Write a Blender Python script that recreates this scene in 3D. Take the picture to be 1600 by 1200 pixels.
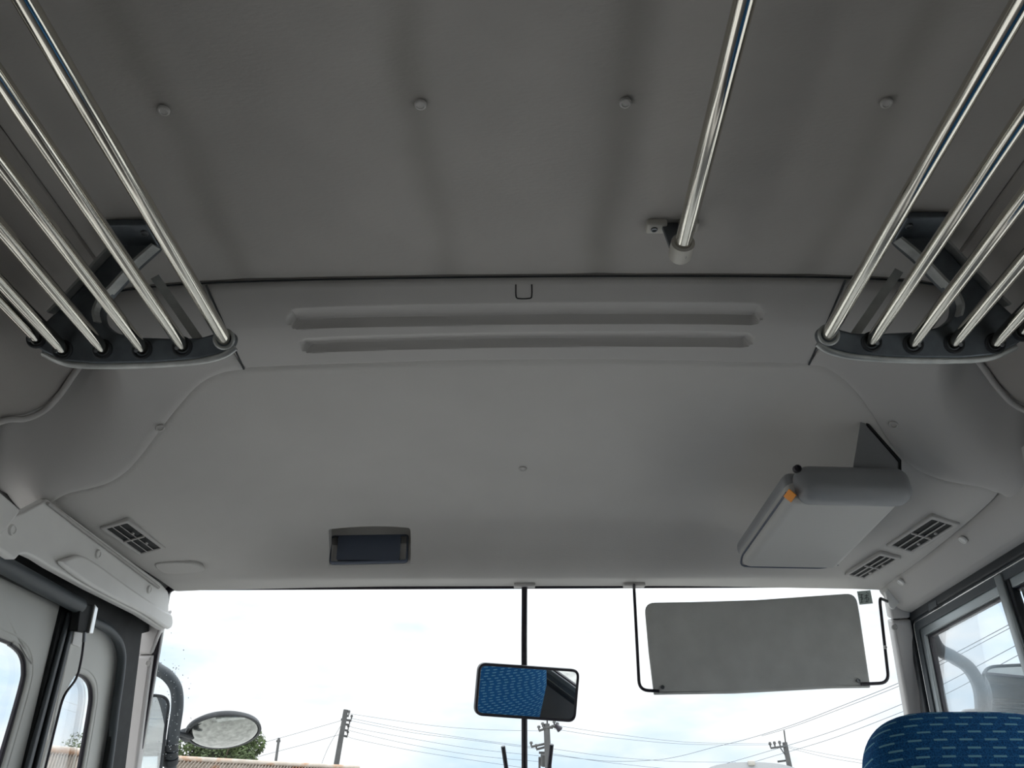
import bpy, bmesh, math, random
import numpy as np
from mathutils import Vector, Matrix
from mathutils.geometry import delaunay_2d_cdt

sc = bpy.context.scene
for o in list(bpy.data.objects):
    bpy.data.objects.remove(o)
R = math.radians
random.seed(4)

# ------------------------------------------------------------------ camera
CZ = 1.05                      # eye height above the bus floor
F = 1240.0                     # focal length in pixels of the 1600 wide frame
cam_d = bpy.data.cameras.new('camera'); cam = bpy.data.objects.new('camera', cam_d)
sc.collection.objects.link(cam)
cam_d.sensor_fit = 'HORIZONTAL'; cam_d.sensor_width = 36.0; cam_d.lens = F/1600*36.0
cam_d.clip_start = 0.02; cam_d.clip_end = 600
PITCH = R(30.5)
cam.rotation_euler = (Matrix.Rotation(R(90)+PITCH, 3, 'X') @ Matrix.Rotation(math.atan(20/F), 3, 'Y')
                      @ Matrix.Rotation(R(-0.35), 3, 'Z')).to_euler()
cam.location = (0, 0, CZ)
sc.camera = cam
CM = cam.rotation_euler.to_matrix()
CL = Vector((0, 0, CZ))

# ------------------------------------------------------------------ sky, exposure
sc.view_settings.view_transform = 'Standard'; sc.view_settings.look = 'None'
sc.view_settings.gamma = 1.0; sc.view_settings.use_curve_mapping = False
sc.view_settings.exposure = 0.24
world = bpy.data.worlds.new('overcast_sky'); sc.world = world; world.use_nodes = True
wn = world.node_tree; wn.nodes.clear()
def W(t): return wn.nodes.new(t)
w_out = W('ShaderNodeOutputWorld'); w_bg = W('ShaderNodeBackground')
w_tc = W('ShaderNodeTexCoord'); w_map = W('ShaderNodeMapping'); w_map.inputs['Scale'].default_value = (1.0, 1.0, 3.2)
w_no = W('ShaderNodeTexNoise'); w_no.inputs['Scale'].default_value = 2.6; w_no.inputs['Detail'].default_value = 6
w_no.inputs['Roughness'].default_value = 0.55
w_cr = W('ShaderNodeValToRGB')
w_cr.color_ramp.elements[0].position = 0.36; w_cr.color_ramp.elements[0].color = (0.60, 0.75, 0.90, 1)
w_cr.color_ramp.elements[1].position = 0.52; w_cr.color_ramp.elements[1].color = (0.94, 0.95, 0.97, 1)
w_sep = W('ShaderNodeSeparateXYZ'); w_zr = W('ShaderNodeValToRGB')       # overcast skies are brighter overhead
w_zr.color_ramp.elements[0].position = 0.0; w_zr.color_ramp.elements[0].color = (1.0, 1.0, 1.0, 1)
w_zr.color_ramp.elements[1].position = 0.75; w_zr.color_ramp.elements[1].color = (3.2, 3.15, 3.1, 1)
e = w_zr.color_ramp.elements.new(0.22); e.color = (1.12, 1.11, 1.10, 1)
w_mul = W('ShaderNodeMix'); w_mul.data_type = 'RGBA'; w_mul.blend_type = 'MULTIPLY'; w_mul.inputs['Factor'].default_value = 1
wl = wn.links.new
wl(w_tc.outputs['Generated'], w_map.inputs['Vector']); wl(w_map.outputs['Vector'], w_no.inputs['Vector'])
wl(w_no.outputs['Fac'], w_cr.inputs['Fac']); wl(w_tc.outputs['Generated'], w_sep.inputs['Vector'])
wl(w_sep.outputs['Z'], w_zr.inputs['Fac'])
wl(w_cr.outputs['Color'], w_mul.inputs[6]); wl(w_zr.outputs['Color'], w_mul.inputs[7])
wl(w_mul.outputs[2], w_bg.inputs['Color']); wl(w_bg.outputs['Background'], w_out.inputs['Surface'])
w_bg.inputs['Strength'].default_value = 1.0

# ------------------------------------------------------------------ materials
def mat(name, color, rough=0.5, metal=0.0, bump=0.0, bscale=400.0, spec=0.5, var=0.0, vscale=6.0, aniso=None):
    m = bpy.data.materials.new(name); m.use_nodes = True
    nt = m.node_tree; b = nt.nodes['Principled BSDF']; L = nt.links.new
    b.inputs['Base Color'].default_value = (*color, 1); b.inputs['Roughness'].default_value = rough
    b.inputs['Metallic'].default_value = metal; b.inputs['Specular IOR Level'].default_value = spec
    tc = nt.nodes.new('ShaderNodeTexCoord')
    if bump:
        n = nt.nodes.new('ShaderNodeTexNoise'); n.inputs['Scale'].default_value = bscale; n.inputs['Detail'].default_value = 3
        if aniso:
            mp = nt.nodes.new('ShaderNodeMapping'); mp.inputs['Scale'].default_value = aniso
            L(tc.outputs['Object'], mp.inputs['Vector']); L(mp.outputs['Vector'], n.inputs['Vector'])
        else:
            L(tc.outputs['Object'], n.inputs['Vector'])
        bp = nt.nodes.new('ShaderNodeBump'); bp.inputs['Strength'].default_value = bump; bp.inputs['Distance'].default_value = 0.001
        L(n.outputs['Fac'], bp.inputs['Height']); L(bp.outputs['Normal'], b.inputs['Normal'])
    if var:
        n2 = nt.nodes.new('ShaderNodeTexNoise'); n2.inputs['Scale'].default_value = vscale; n2.inputs['Detail'].default_value = 5
        L(tc.outputs['Object'], n2.inputs['Vector'])
        cr = nt.nodes.new('ShaderNodeValToRGB')
        cr.color_ramp.elements[0].position = .3; cr.color_ramp.elements[1].position = .7
        cr.color_ramp.elements[0].color = tuple(c*(1-var) for c in color)+(1,)
        cr.color_ramp.elements[1].color = tuple(min(1, c*(1+var)) for c in color)+(1,)
        L(n2.outputs['Fac'], cr.inputs['Fac']); L(cr.outputs['Color'], b.inputs['Base Color'])
    return m
M = {}
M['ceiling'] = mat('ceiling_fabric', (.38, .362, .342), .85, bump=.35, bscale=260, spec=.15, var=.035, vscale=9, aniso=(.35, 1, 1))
M['plastic'] = mat('warm_grey_plastic', (.46, .445, .43), .62, bump=.25, bscale=700, spec=.3, var=.02, vscale=5)
M['dome'] = mat('pale_grey_liner', (.50, .485, .465), .7, bump=.3, bscale=420, spec=.2, var=.03, vscale=7, aniso=(.4, 1, 1))
M['cove'] = mat('brown_grey_cove', (.30, .28, .265), .8, bump=.25, bscale=500, spec=.2, var=.04, vscale=8)
M['wall'] = mat('interior_wall_trim', (.13, .127, .125), .6)
M['header'] = mat('header_plastic', (.76, .75, .73), .42, bump=.15, bscale=800, spec=.4, var=.03, vscale=14)
M['pillar'] = mat('pillar_plastic', (.58, .56, .55), .4, bump=.1, bscale=800, spec=.45, var=.03)
M['door'] = mat('door_paint', (.60, .60, .57), .45, spec=.4, var=.05, vscale=5)
M['dark'] = mat('black_shadow_plastic', (.012, .013, .014), .6, spec=.25, var=.4, vscale=30)
M['rubber'] = mat('black_rubber', (.020, .023, .027), .5, spec=.4, bump=.1, bscale=300)
M['arm'] = mat('slate_arm', (.040, .048, .056), .5)
M['mirror_worn'] = mat('clouded_mirror', (.36, .37, .35), .12, 1.0, bump=.4, bscale=60, var=.3, vscale=60)
M['gasket'] = mat('grey_gasket', (.06, .07, .078), .5, spec=.5)
M['steel'] = mat('brushed_steel', (.70, .67, .60), .11, 1.0)
M['cast'] = mat('dark_cast_metal', (.12, .135, .15), .42, .75, bump=.3, bscale=90, var=.25, vscale=25)
M['castlight'] = mat('pale_lit_cast', (.42, .43, .42), .4, .6, bump=.3, bscale=150, var=.2, vscale=30)  # paler cast metal; light caught by rim and flanges is put into colour
M['alu'] = mat('anodised_aluminium', (.33, .36, .37), .35, .75, var=.06, vscale=10)
M['silver'] = mat('bright_aluminium', (.75, .75, .74), .25, .9)
M['screw'] = mat('screw_metal', (.22, .23, .24), .3, .9)
M['beige'] = mat('beige_cast', (.44, .42, .38), .45, .15, spec=.5)
M['console'] = mat('console_vinyl', (.43, .425, .41), .5, bump=.4, bscale=260, spec=.4, aniso=(.2, 1, 1))
M['pad'] = mat('console_pad', (.235, .24, .25), .42, bump=.2, bscale=500, spec=.45)
M['orange'] = mat('orange_label', (.80, .27, .004), .5)
M['dash'] = mat('grey_dashboard', (.42, .42, .41), .6)
M['visor'] = mat('visor_vinyl', (.50, .50, .475), .65, bump=.5, bscale=600, spec=.3, var=.08, vscale=16)
M['rod'] = mat('dark_painted_rod', (.018, .014, .022), .4)
M['clockbody'] = mat('slate_plastic', (.065, .080, .115), .4)
M['screen'] = mat('black_screen', (.005, .006, .010), .4, spec=.2)
M['white'] = mat('white_paint', (.42, .43, .44), .3)
M['exterior'] = mat('bus_outer_skin', (.7, .7, .68), .35)
M['floor'] = mat('grey_vinyl_floor', (.11, .105, .10), .6, var=.1)
M['pole'] = mat('weathered_concrete', (.085, .085, .085), .8, var=.2, vscale=3)
M['wire'] = mat('black_cable', (.06, .075, .09), .6)
M['mirror'] = mat('silvered_glass', (.82, .84, .84), .015, 1.0)
M['bark'] = mat('bark', (.08, .06, .04), .9)
M['dot'] = mat('raindrop', (.7, .75, .78), .1)

def glassmat(name, tint, refl=0.07):
    m = bpy.data.materials.new(name); m.use_nodes = True; nt = m.node_tree; nt.nodes.clear(); L = nt.links.new
    o = nt.nodes.new('ShaderNodeOutputMaterial'); t = nt.nodes.new('ShaderNodeBsdfTransparent'); t.inputs['Color'].default_value = (*tint, 1)
    g = nt.nodes.new('ShaderNodeBsdfGlossy'); g.inputs['Roughness'].default_value = 0.01
    lw = nt.nodes.new('ShaderNodeLayerWeight'); lw.inputs['Blend'].default_value = 0.12
    mu = nt.nodes.new('ShaderNodeMath'); mu.operation = 'MULTIPLY_ADD'; mu.inputs[1].default_value = .5; mu.inputs[2].default_value = refl*.3
    mx = nt.nodes.new('ShaderNodeMixShader')
    L(lw.outputs['Fresnel'], mu.inputs[0]); L(mu.outputs[0], mx.inputs['Fac'])
    L(t.outputs[0], mx.inputs[1]); L(g.outputs[0], mx.inputs[2]); L(mx.outputs[0], o.inputs['Surface'])
    return m
M['glass'] = glassmat('window_glass', (.97, .985, .985), .03)

def seatmat():
    m = bpy.data.materials.new('blue_dash_fabric'); m.use_nodes = True; nt = m.node_tree; L = nt.links.new
    b = nt.nodes['Principled BSDF']; b.inputs['Roughness'].default_value = .9; b.inputs['Specular IOR Level'].default_value = .15
    tc = nt.nodes.new('ShaderNodeTexCoord'); sp = nt.nodes.new('ShaderNodeSeparateXYZ'); L(tc.outputs['Object'], sp.inputs[0])
    def mth(op, a, b_=None, c=None):
        n = nt.nodes.new('ShaderNodeMath'); n.operation = op
        for i, v in enumerate((a, b_, c)):
            if v is None: continue
            if isinstance(v, (int, float)): n.inputs[i].default_value = v
            else: L(v, n.inputs[i])
        return n.outputs[0]
    y = sp.outputs['Y']; zz = mth('ADD', sp.outputs['Z'], mth('MULTIPLY', y, .35))
    row = mth('FLOOR', mth('MULTIPLY', zz, 1/.0106)); fr = mth('FRACT', mth('MULTIPLY', zz, 1/.0106))
    wn_ = nt.nodes.new('ShaderNodeTexWhiteNoise'); wn_.noise_dimensions = '1D'; L(row, wn_.inputs['W'])
    xu = mth('ADD', mth('MULTIPLY', sp.outputs['X'], 1/.032), wn_.outputs['Value'])
    xf = mth('FRACT', xu)
    ndash = mth('LESS_THAN', xf, .52); band = mth('LESS_THAN', mth('ABSOLUTE', mth('SUBTRACT', fr, .5)), .12)
    thin = mth('LESS_THAN', mth('ABSOLUTE', mth('SUBTRACT', fr, .5)), .035)
    dash = mth('MULTIPLY', ndash, band)
    no = nt.nodes.new('ShaderNodeTexNoise'); no.inputs['Scale'].default_value = 600; L(tc.outputs['Object'], no.inputs['Vector'])
    cr = nt.nodes.new('ShaderNodeValToRGB'); cr.color_ramp.elements[0].position = .35; cr.color_ramp.elements[1].position = .65
    cr.color_ramp.elements[0].color = (.006, .045, .14, 1); cr.color_ramp.elements[1].color = (.018, .13, .33, 1); L(no.outputs['Fac'], cr.inputs['Fac'])
    m1 = nt.nodes.new('ShaderNodeMix'); m1.data_type = 'RGBA'; L(mth('MULTIPLY', thin, .35), m1.inputs['Factor'])
    L(cr.outputs['Color'], m1.inputs[6]); m1.inputs[7].default_value = (.07, .24, .38, 1)
    m2 = nt.nodes.new('ShaderNodeMix'); m2.data_type = 'RGBA'; L(mth('MULTIPLY', dash, .85), m2.inputs['Factor'])
    L(m1.outputs[2], m2.inputs[6]); m2.inputs[7].default_value = (.19, .42, .52, 1)
    L(m2.outputs[2], b.inputs['Base Color'])
    return m
M['seat'] = seatmat()

def wavemat(name, c1, c2, scale, rough=.8, rustscale=1.5, rust=(.32, .16, .08)):
    m = bpy.data.materials.new(name); m.use_nodes = True; nt = m.node_tree; L = nt.links.new
    b = nt.nodes['Principled BSDF']; b.inputs['Roughness'].default_value = rough
    tc = nt.nodes.new('ShaderNodeTexCoord'); mp = nt.nodes.new('ShaderNodeMapping'); mp.inputs['Scale'].default_value = (1, .25, 1)
    no = nt.nodes.new('ShaderNodeTexNoise'); no.inputs['Scale'].default_value = rustscale; no.inputs['Detail'].default_value = 8
    L(tc.outputs['Object'], mp.inputs['Vector']); L(mp.outputs['Vector'], no.inputs['Vector'])
    cr = nt.nodes.new('ShaderNodeValToRGB'); el = cr.color_ramp.elements
    el[0].position = .38; el[0].color = (*c1, 1); el[1].position = .62; el[1].color = (*c2, 1)
    e = el.new(.5); e.color = (*rust, 1)
    L(no.outputs['Fac'], cr.inputs['Fac']); L(cr.outputs['Color'], b.inputs['Base Color'])
    return m
M['rust'] = wavemat('rusty_corrugated_iron', (.42, .36, .30), (.40, .22, .12), 3, rustscale=2.2, rust=(.50, .44, .38))
M['wall_ext'] = mat('grey_shed_wall', (.30, .28, .26), .9, var=.2)
M['ground'] = mat('gravel_yard', (.40, .39, .37), .95, var=.35, vscale=9)
M['leaf'] = mat('green_leaves', (.055, .085, .022), .7, var=.5, vscale=1.5)
M['leaf2'] = mat('pale_leaves', (.12, .16, .07), .7, var=.5, vscale=2)

# ------------------------------------------------------------------ object helpers
def link(name, me, m=None, parent=None, smooth=None):
    ob = bpy.data.objects.new(name, me); sc.collection.objects.link(ob)
    if m is not None and not me.materials: me.materials.append(m)
    co = np.empty(len(me.vertices)*3); me.vertices.foreach_get('co', co); co = co.reshape(-1, 3)
    c = Vector(((co.min(0)+co.max(0))/2).tolist())
    me.transform(Matrix.Translation(-c)); ob.location = c
    if smooth is not None:
        me.shade_smooth()
        if smooth < 180: me.set_sharp_from_angle(angle=R(smooth))
    if parent is not None:
        ob.parent = parent
        pm = Matrix.Translation(wloc(parent)); ob.matrix_parent_inverse = pm.inverted()
        ob['_w'] = tuple(c)
    return ob
def wloc(o):
    if '_w' in o.keys(): return Vector(o['_w'])
    return o.location.copy()
def thing(name, loc, label, cat, group=None):
    o = bpy.data.objects.new(name, None); sc.collection.objects.link(o); o.location = loc; o.empty_display_size = .05
    return tag(o, label, cat, group)
def tag(o, label, cat, group=None, kind=None):
    o['label'] = label; o['category'] = cat
    if group: o['group'] = group
    if kind: o['kind'] = kind
    return o
def struct(o): o['kind'] = 'structure'; return o
def bmesh_obj(name, bm, m, parent=None, smooth=None):
    bmesh.ops.recalc_face_normals(bm, faces=bm.faces)
    me = bpy.data.meshes.new(name); bm.to_mesh(me); bm.free()
    return link(name, me, m, parent, smooth)

# pixel rays ---------------------------------------------------------------
def ray(u, v):
    return (CM @ Vector(((u-800)/F, (600-v)/F, -1.0)))     # camera-space depth 1
def at_d(u, v, d): return CL + ray(u, v)*d
def on_plane(u, v, o, n):
    r = ray(u, v); return CL + r*((o-CL).dot(n)/r.dot(n))
def on_x(u, v, x): r = ray(u, v); return CL + r*(x/r.x)
def on_y(u, v, y): r = ray(u, v); return CL + r*(y/r.y)
def on_z(u, v, z): r = ray(u, v); return CL + r*((z-CZ)/r.z)
class Plane:
    """a real plane in the bus; z axis of the frame is its normal"""
    def __init__(s, o, ex, ey):
        s.o = Vector(o); s.ex = Vector(ex).normalized(); ey = Vector(ey)
        s.ey = (ey - s.ex*ey.dot(s.ex)).normalized(); s.n = s.ex.cross(s.ey)
    def w(s, p): return s.o + s.ex*p[0] + s.ey*p[1]
    def px(s, u, v):
        q = on_plane(u, v, s.o, s.n) - s.o; return (q.dot(s.ex), q.dot(s.ey))
    def poly(s, pts): return [s.px(*p) for p in pts]
    def mat(s):
        m = Matrix.Identity(4)
        for i in range(3): m[i][0] = s.ex[i]; m[i][1] = s.ey[i]; m[i][2] = s.n[i]; m[i][3] = s.o[i]
        return m
def roundpoly(pts, r, seg=6):
    out = []; n = len(pts); rr = r if isinstance(r, (list, tuple)) else [r]*n
    for i in range(n):
        p = Vector(pts[i]).to_2d(); a = Vector(pts[i-1]).to_2d(); b = Vector(pts[(i+1) % n]).to_2d()
        da = a-p; db = b-p; q = min(rr[i], da.length*.49, db.length*.49)
        if q < 1e-5: out.append(tuple(p)); continue
        A = p+da.normalized()*q; B = p+db.normalized()*q
        for k in range(seg+1):
            t = k/seg; out.append(tuple(A*(1-t)**2+p*2*t*(1-t)+B*t*t))
    return out
def smoothpoly(pts, closed=True, n=6):
    out = []; N = len(pts)
    rng = range(N) if closed else range(N-1)
    for i in rng:
        if closed: P = [Vector(pts[(i+k) % N]) for k in (-1, 0, 1, 2)]
        else: P = [Vector(pts[max(0, min(N-1, i+k))]) for k in (-1, 0, 1, 2)]
        for k in range(n):
            t = k/n
            q = .5*((2*P[1])+(P[2]-P[0])*t+(2*P[0]-5*P[1]+4*P[2]-P[3])*t*t+(3*P[1]-P[0]-3*P[2]+P[3])*t**3)
            out.append(tuple(q))
    if not closed: out.append(tuple(pts[-1]))
    return out
def plate(name, pl, outer, holes=(), thick=.01, bevel=0., m=None, parent=None, smooth=35, off=0.):
    """solid plate with holes; its front face lies on the plane's +n side at 'off', body goes to -n"""
    cu = bpy.data.curves.new(name, 'CURVE'); cu.dimensions = '2D'; cu.fill_mode = 'BOTH'
    for ring in [outer]+list(holes):
        s = cu.splines.new('POLY'); s.points.add(len(ring)-1)
        for i, p in enumerate(ring): s.points[i].co = (p[0], p[1], 0, 1)
        s.use_cyclic_u = True
    bevel = min(bevel, thick*.49)
    cu.extrude = thick/2-bevel; cu.bevel_depth = bevel; cu.bevel_resolution = 3; cu.offset = -bevel
    tmp = bpy.data.objects.new('tmp', cu); sc.collection.objects.link(tmp)
    dg = bpy.context.evaluated_depsgraph_get(); me = bpy.data.meshes.new_from_object(tmp.evaluated_get(dg))
    bpy.data.objects.remove(tmp); bpy.data.curves.remove(cu)
    me.name = name; me.materials.clear()
    me.transform(pl.mat() @ Matrix.Translation((0, 0, off-thick/2)))
    return link(name, me, m, parent, smooth)
def tube_bm(bm, pts, r, seg=12, cap=True):
    pts = [Vector(p) for p in pts]; rings = []; prev = None
    rr = r if isinstance(r, (list, tuple)) else [r]*len(pts)
    for i, p in enumerate(pts):
        t = (pts[min(i+1, len(pts)-1)]-pts[max(i-1, 0)]).normalized()
        if prev is None:
            a = Vector((0, 0, 1)) if abs(t.z) < .9 else Vector((1, 0, 0)); u = t.cross(a).normalized()
        else: u = (prev-t*prev.dot(t)).normalized()
        prev = u; w = t.cross(u)
        rings.append([bm.verts.new(p+(u*math.cos(2*math.pi*k/seg)+w*math.sin(2*math.pi*k/seg))*rr[i]) for k in range(seg)])
    for a, b in zip(rings, rings[1:]):
        for k in range(seg): bm.faces.new((a[k], a[(k+1) % seg], b[(k+1) % seg], b[k]))
    if cap: bm.faces.new(rings[0][::-1]); bm.faces.new(rings[-1])
def tube(name, pts, r, m, parent=None, seg=16):
    bm = bmesh.new(); tube_bm(bm, pts, r, seg); return bmesh_obj(name, bm, m, parent, 50)
def bend(pts, rad, n=6):
    """polyline with rounded corners"""
    P = [Vector(p) for p in pts]; out = [P[0]]
    for i in range(1, len(P)-1):
        a = P[i-1]-P[i]; b = P[i+1]-P[i]; q = min(rad, a.length*.45, b.length*.45)
        A = P[i]+a.normalized()*q; B = P[i]+b.normalized()*q
        for k in range(n+1): t = k/n; out.append(A*(1-t)**2+P[i]*2*t*(1-t)+B*t*t)
    out.append(P[-1]); return out
def box_bm(bm, c, s, rot=None, bev=0., seg=3):
    r = bmesh.ops.create_cube(bm, size=1.0)
    vs = r['verts']; mt = Matrix.Translation(c) @ (rot.to_4x4() if rot is not None else Matrix.Identity(4)) @ Matrix.Diagonal((*s, 1))
    if bev:
        es = list({e for v in vs for e in v.link_edges})
        bmesh.ops.scale(bm, vec=s, verts=vs)
        rr = bmesh.ops.bevel(bm, geom=es, offset=bev, segments=seg, affect='EDGES', profile=.5)
        allv = list({v for f in rr['faces'] for v in f.verts} | {v for v in vs if v.is_valid})
        mt = Matrix.Translation(c) @ (rot.to_4x4() if rot is not None else Matrix.Identity(4))
        bmesh.ops.transform(bm, matrix=mt, verts=allv)
    else: bmesh.ops.transform(bm, matrix=mt, verts=vs)
def box(name, c, s, m, parent=None, rot=None, bev=0., seg=3, smooth=40):
    bm = bmesh.new(); box_bm(bm, Vector(c), s, rot, bev, seg); return bmesh_obj(name, bm, m, parent, smooth)
def frame_rot(x, y, z):
    m = Matrix.Identity(3)
    for i in range(3): m[i][0] = x[i]; m[i][1] = y[i]; m[i][2] = z[i]
    return m
def disc(name, c, n, r, h, m, parent=None, dish=.35, seg=24):
    """shallow round cap standing on a surface with normal n"""
    bm = bmesh.new(); n = Vector(n).normalized(); a = Vector((1, 0, 0)) if abs(n.x) < .8 else Vector((0, 1, 0))
    u = n.cross(a).normalized(); w = n.cross(u); c = Vector(c); prof = [(1., -.3), (1., .55), (.88, 1.), (.66, 1.), (.58, 1-dish), (.2, 1-dish)]
    rings = [[bm.verts.new(c+(u*math.cos(t)+w*math.sin(t))*r*a_+n*h*b_) for t in [2*math.pi*k/seg for k in range(seg)]] for a_, b_ in prof]
    for A, B in zip(rings, rings[1:]):
        for k in range(seg): bm.faces.new((A[k], A[(k+1) % seg], B[(k+1) % seg], B[k]))
    bm.faces.new(rings[-1]); bm.faces.new(rings[0][::-1])
    return bmesh_obj(name, bm, m, parent, 60)

# ------------------------------------------------------------------ the headlining surface
XS = np.array([0, .3, .5, .6, .7, .75, .8, .85, .9, .96, 1.02])
YS = np.array([1.09, 1.125, 1.16, 1.27, 1.42, 1.62, 1.74, 1.805, 1.85, 1.880, 1.905, 1.97, 2.02])
ZT = np.array([
 [.851,.849,.844,.837,.815,.780,.733,.690,.648,.603,.57],
 [.822,.820,.813,.803,.780,.750,.714,.676,.638,.598,.568],
 [.804,.802,.793,.780,.755,.730,.700,.665,.630,.595,.565],
 [.783,.780,.772,.757,.725,.695,.658,.625,.598,.578,.56],
 [.764,.761,.748,.725,.680,.645,.607,.578,.563,.556,.55],
 [.738,.733,.713,.683,.630,.603,.582,.568,.560,.556,.55],
 [.712,.707,.682,.650,.606,.590,.577,.567,.560,.557,.55],
 [.692,.688,.660,.624,.594,.584,.575,.567,.561,.558,.55],
 [.646,.642,.622,.600,.584,.579,.573,.567,.562,.558,.55],
 [.592,.591,.586,.582,.577,.574,.571,.567,.563,.559,.55],
 [.572,.572,.572,.572,.571,.571,.569,.566,.563,.560,.55],
 [.575,.575,.573,.571,.569,.568,.567,.565,.563,.560,.55],
 [.572,.572,.570,.568,.566,.565,.565,.564,.562,.560,.55]])
XR = np.array([0, .3, .5, .6, .7, .74, .78, .82, .9, .97, 1.0])
ZR = np.array([.8575,.8555,.851,.846,.833,.818,.770,.720,.650,.600,.55])
def pchip(x, y, xq):
    """monotone cubic interpolation along the last axis of y"""
    h = np.diff(x); d = np.diff(y, axis=-1)/h; m = np.zeros_like(y, dtype=float)
    w1 = 2*h[1:]+h[:-1]; w2 = h[1:]+2*h[:-1]
    a = d[..., :-1]; b = d[..., 1:]; ok = a*b > 0
    with np.errstate(divide='ignore', invalid='ignore'):
        mm = (w1+w2)/(w1/np.where(ok, a, 1)+w2/np.where(ok, b, 1))
    m[..., 1:-1] = np.where(ok, mm, 0); m[..., 0] = d[..., 0]; m[..., -1] = d[..., -1]
    m[..., 0] = np.where(np.abs(x[0]) < 1e-9, 0, m[..., 0])
    k = np.clip(np.searchsorted(x, xq)-1, 0, len(x)-2); t = (xq-x[k])/h[k]
    return ((2*t**3-3*t**2+1)*y[..., k]+(t**3-2*t**2+t)*h[k]*m[..., k]+(-2*t**3+3*t**2)*y[..., k+1]+(t**3-t**2)*h[k]*m[..., k+1])
# bicubic: resample onto a fine table once, then bilinear
XF = np.linspace(0, 1.02, 410); YF = np.linspace(1.09, 2.02, 373)
T1 = pchip(XS, ZT, XF); TF = pchip(YS, T1.T.copy(), YF).T
TR = pchip(XR, ZR[None, :], XF)[0]
def Hf(x, y):
    x = np.abs(np.asarray(x, float)); y = np.asarray(y, float)
    fx = np.clip(x, 0, 1.0199)/1.02*(len(XF)-1); fy = (np.clip(y, 1.09, 2.0199)-1.09)/(2.02-1.09)*(len(YF)-1)
    i = np.minimum(fx.astype(int), len(XF)-2); j = np.minimum(fy.astype(int), len(YF)-2); a = fx-i; b = fy-j
    return CZ+TF[j, i]*(1-a)*(1-b)+TF[j, i+1]*a*(1-b)+TF[j+1, i]*(1-a)*b+TF[j+1, i+1]*a*b
def Hr(x, y):
    x = np.abs(np.asarray(x, float)); z = np.interp(x, XF, TR)
    return CZ+z+np.asarray(y, float)*0
def on_H(u, v, fn=Hf):
    r = ray(u, v); lo, hi = .6, 3.0; prev = lo; s = lo
    while s < hi:                                             # first crossing along the ray
        p = CL+r*s
        if p.z > float(fn(p.x, p.y)): break
        prev = s; s += .01
    a, b = prev, s
    for _ in range(24):
        mid = (a+b)/2; p = CL+r*mid
        if p.z > float(fn(p.x, p.y)): b = mid
        else: a = mid
    return CL+r*((a+b)/2)
def Hnorm(x, y, fn=Hf):
    e = .006; dx = (float(fn(x+e, y))-float(fn(x-e, y)))/(2*e); dy = (float(fn(x, y+e))-float(fn(x, y-e)))/(2*e)
    return Vector((dx, dy, -1)).normalized()                    # pointing down into the bus
def inpoly(P, poly):
    x, y = P[:, 0], P[:, 1]; ins = np.zeros(len(P), bool); n = len(poly)
    for i in range(n):
        x1, y1 = poly[i]; x2, y2 = poly[(i+1) % n]
        c = ((y1 > y) != (y2 > y)); 
        with np.errstate(divide='ignore', invalid='ignore'): xi = (x2-x1)*(y-y1)/(y2-y1)+x1
        ins ^= c & (x < xi)
    return ins
def dist_poly(P, poly):
    d = np.full(len(P), 9.); n = len(poly)
    for i in range(n):
        a = np.array(poly[i]); b = np.array(poly[(i+1) % n]); ab = b-a; L2 = (ab**2).sum()
        if L2 < 1e-14: continue
        t = np.clip(((P-a)@ab)/L2, 0, 1); d = np.minimum(d, np.hypot(*(P-a-t[:, None]*ab).T))
    return d
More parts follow.
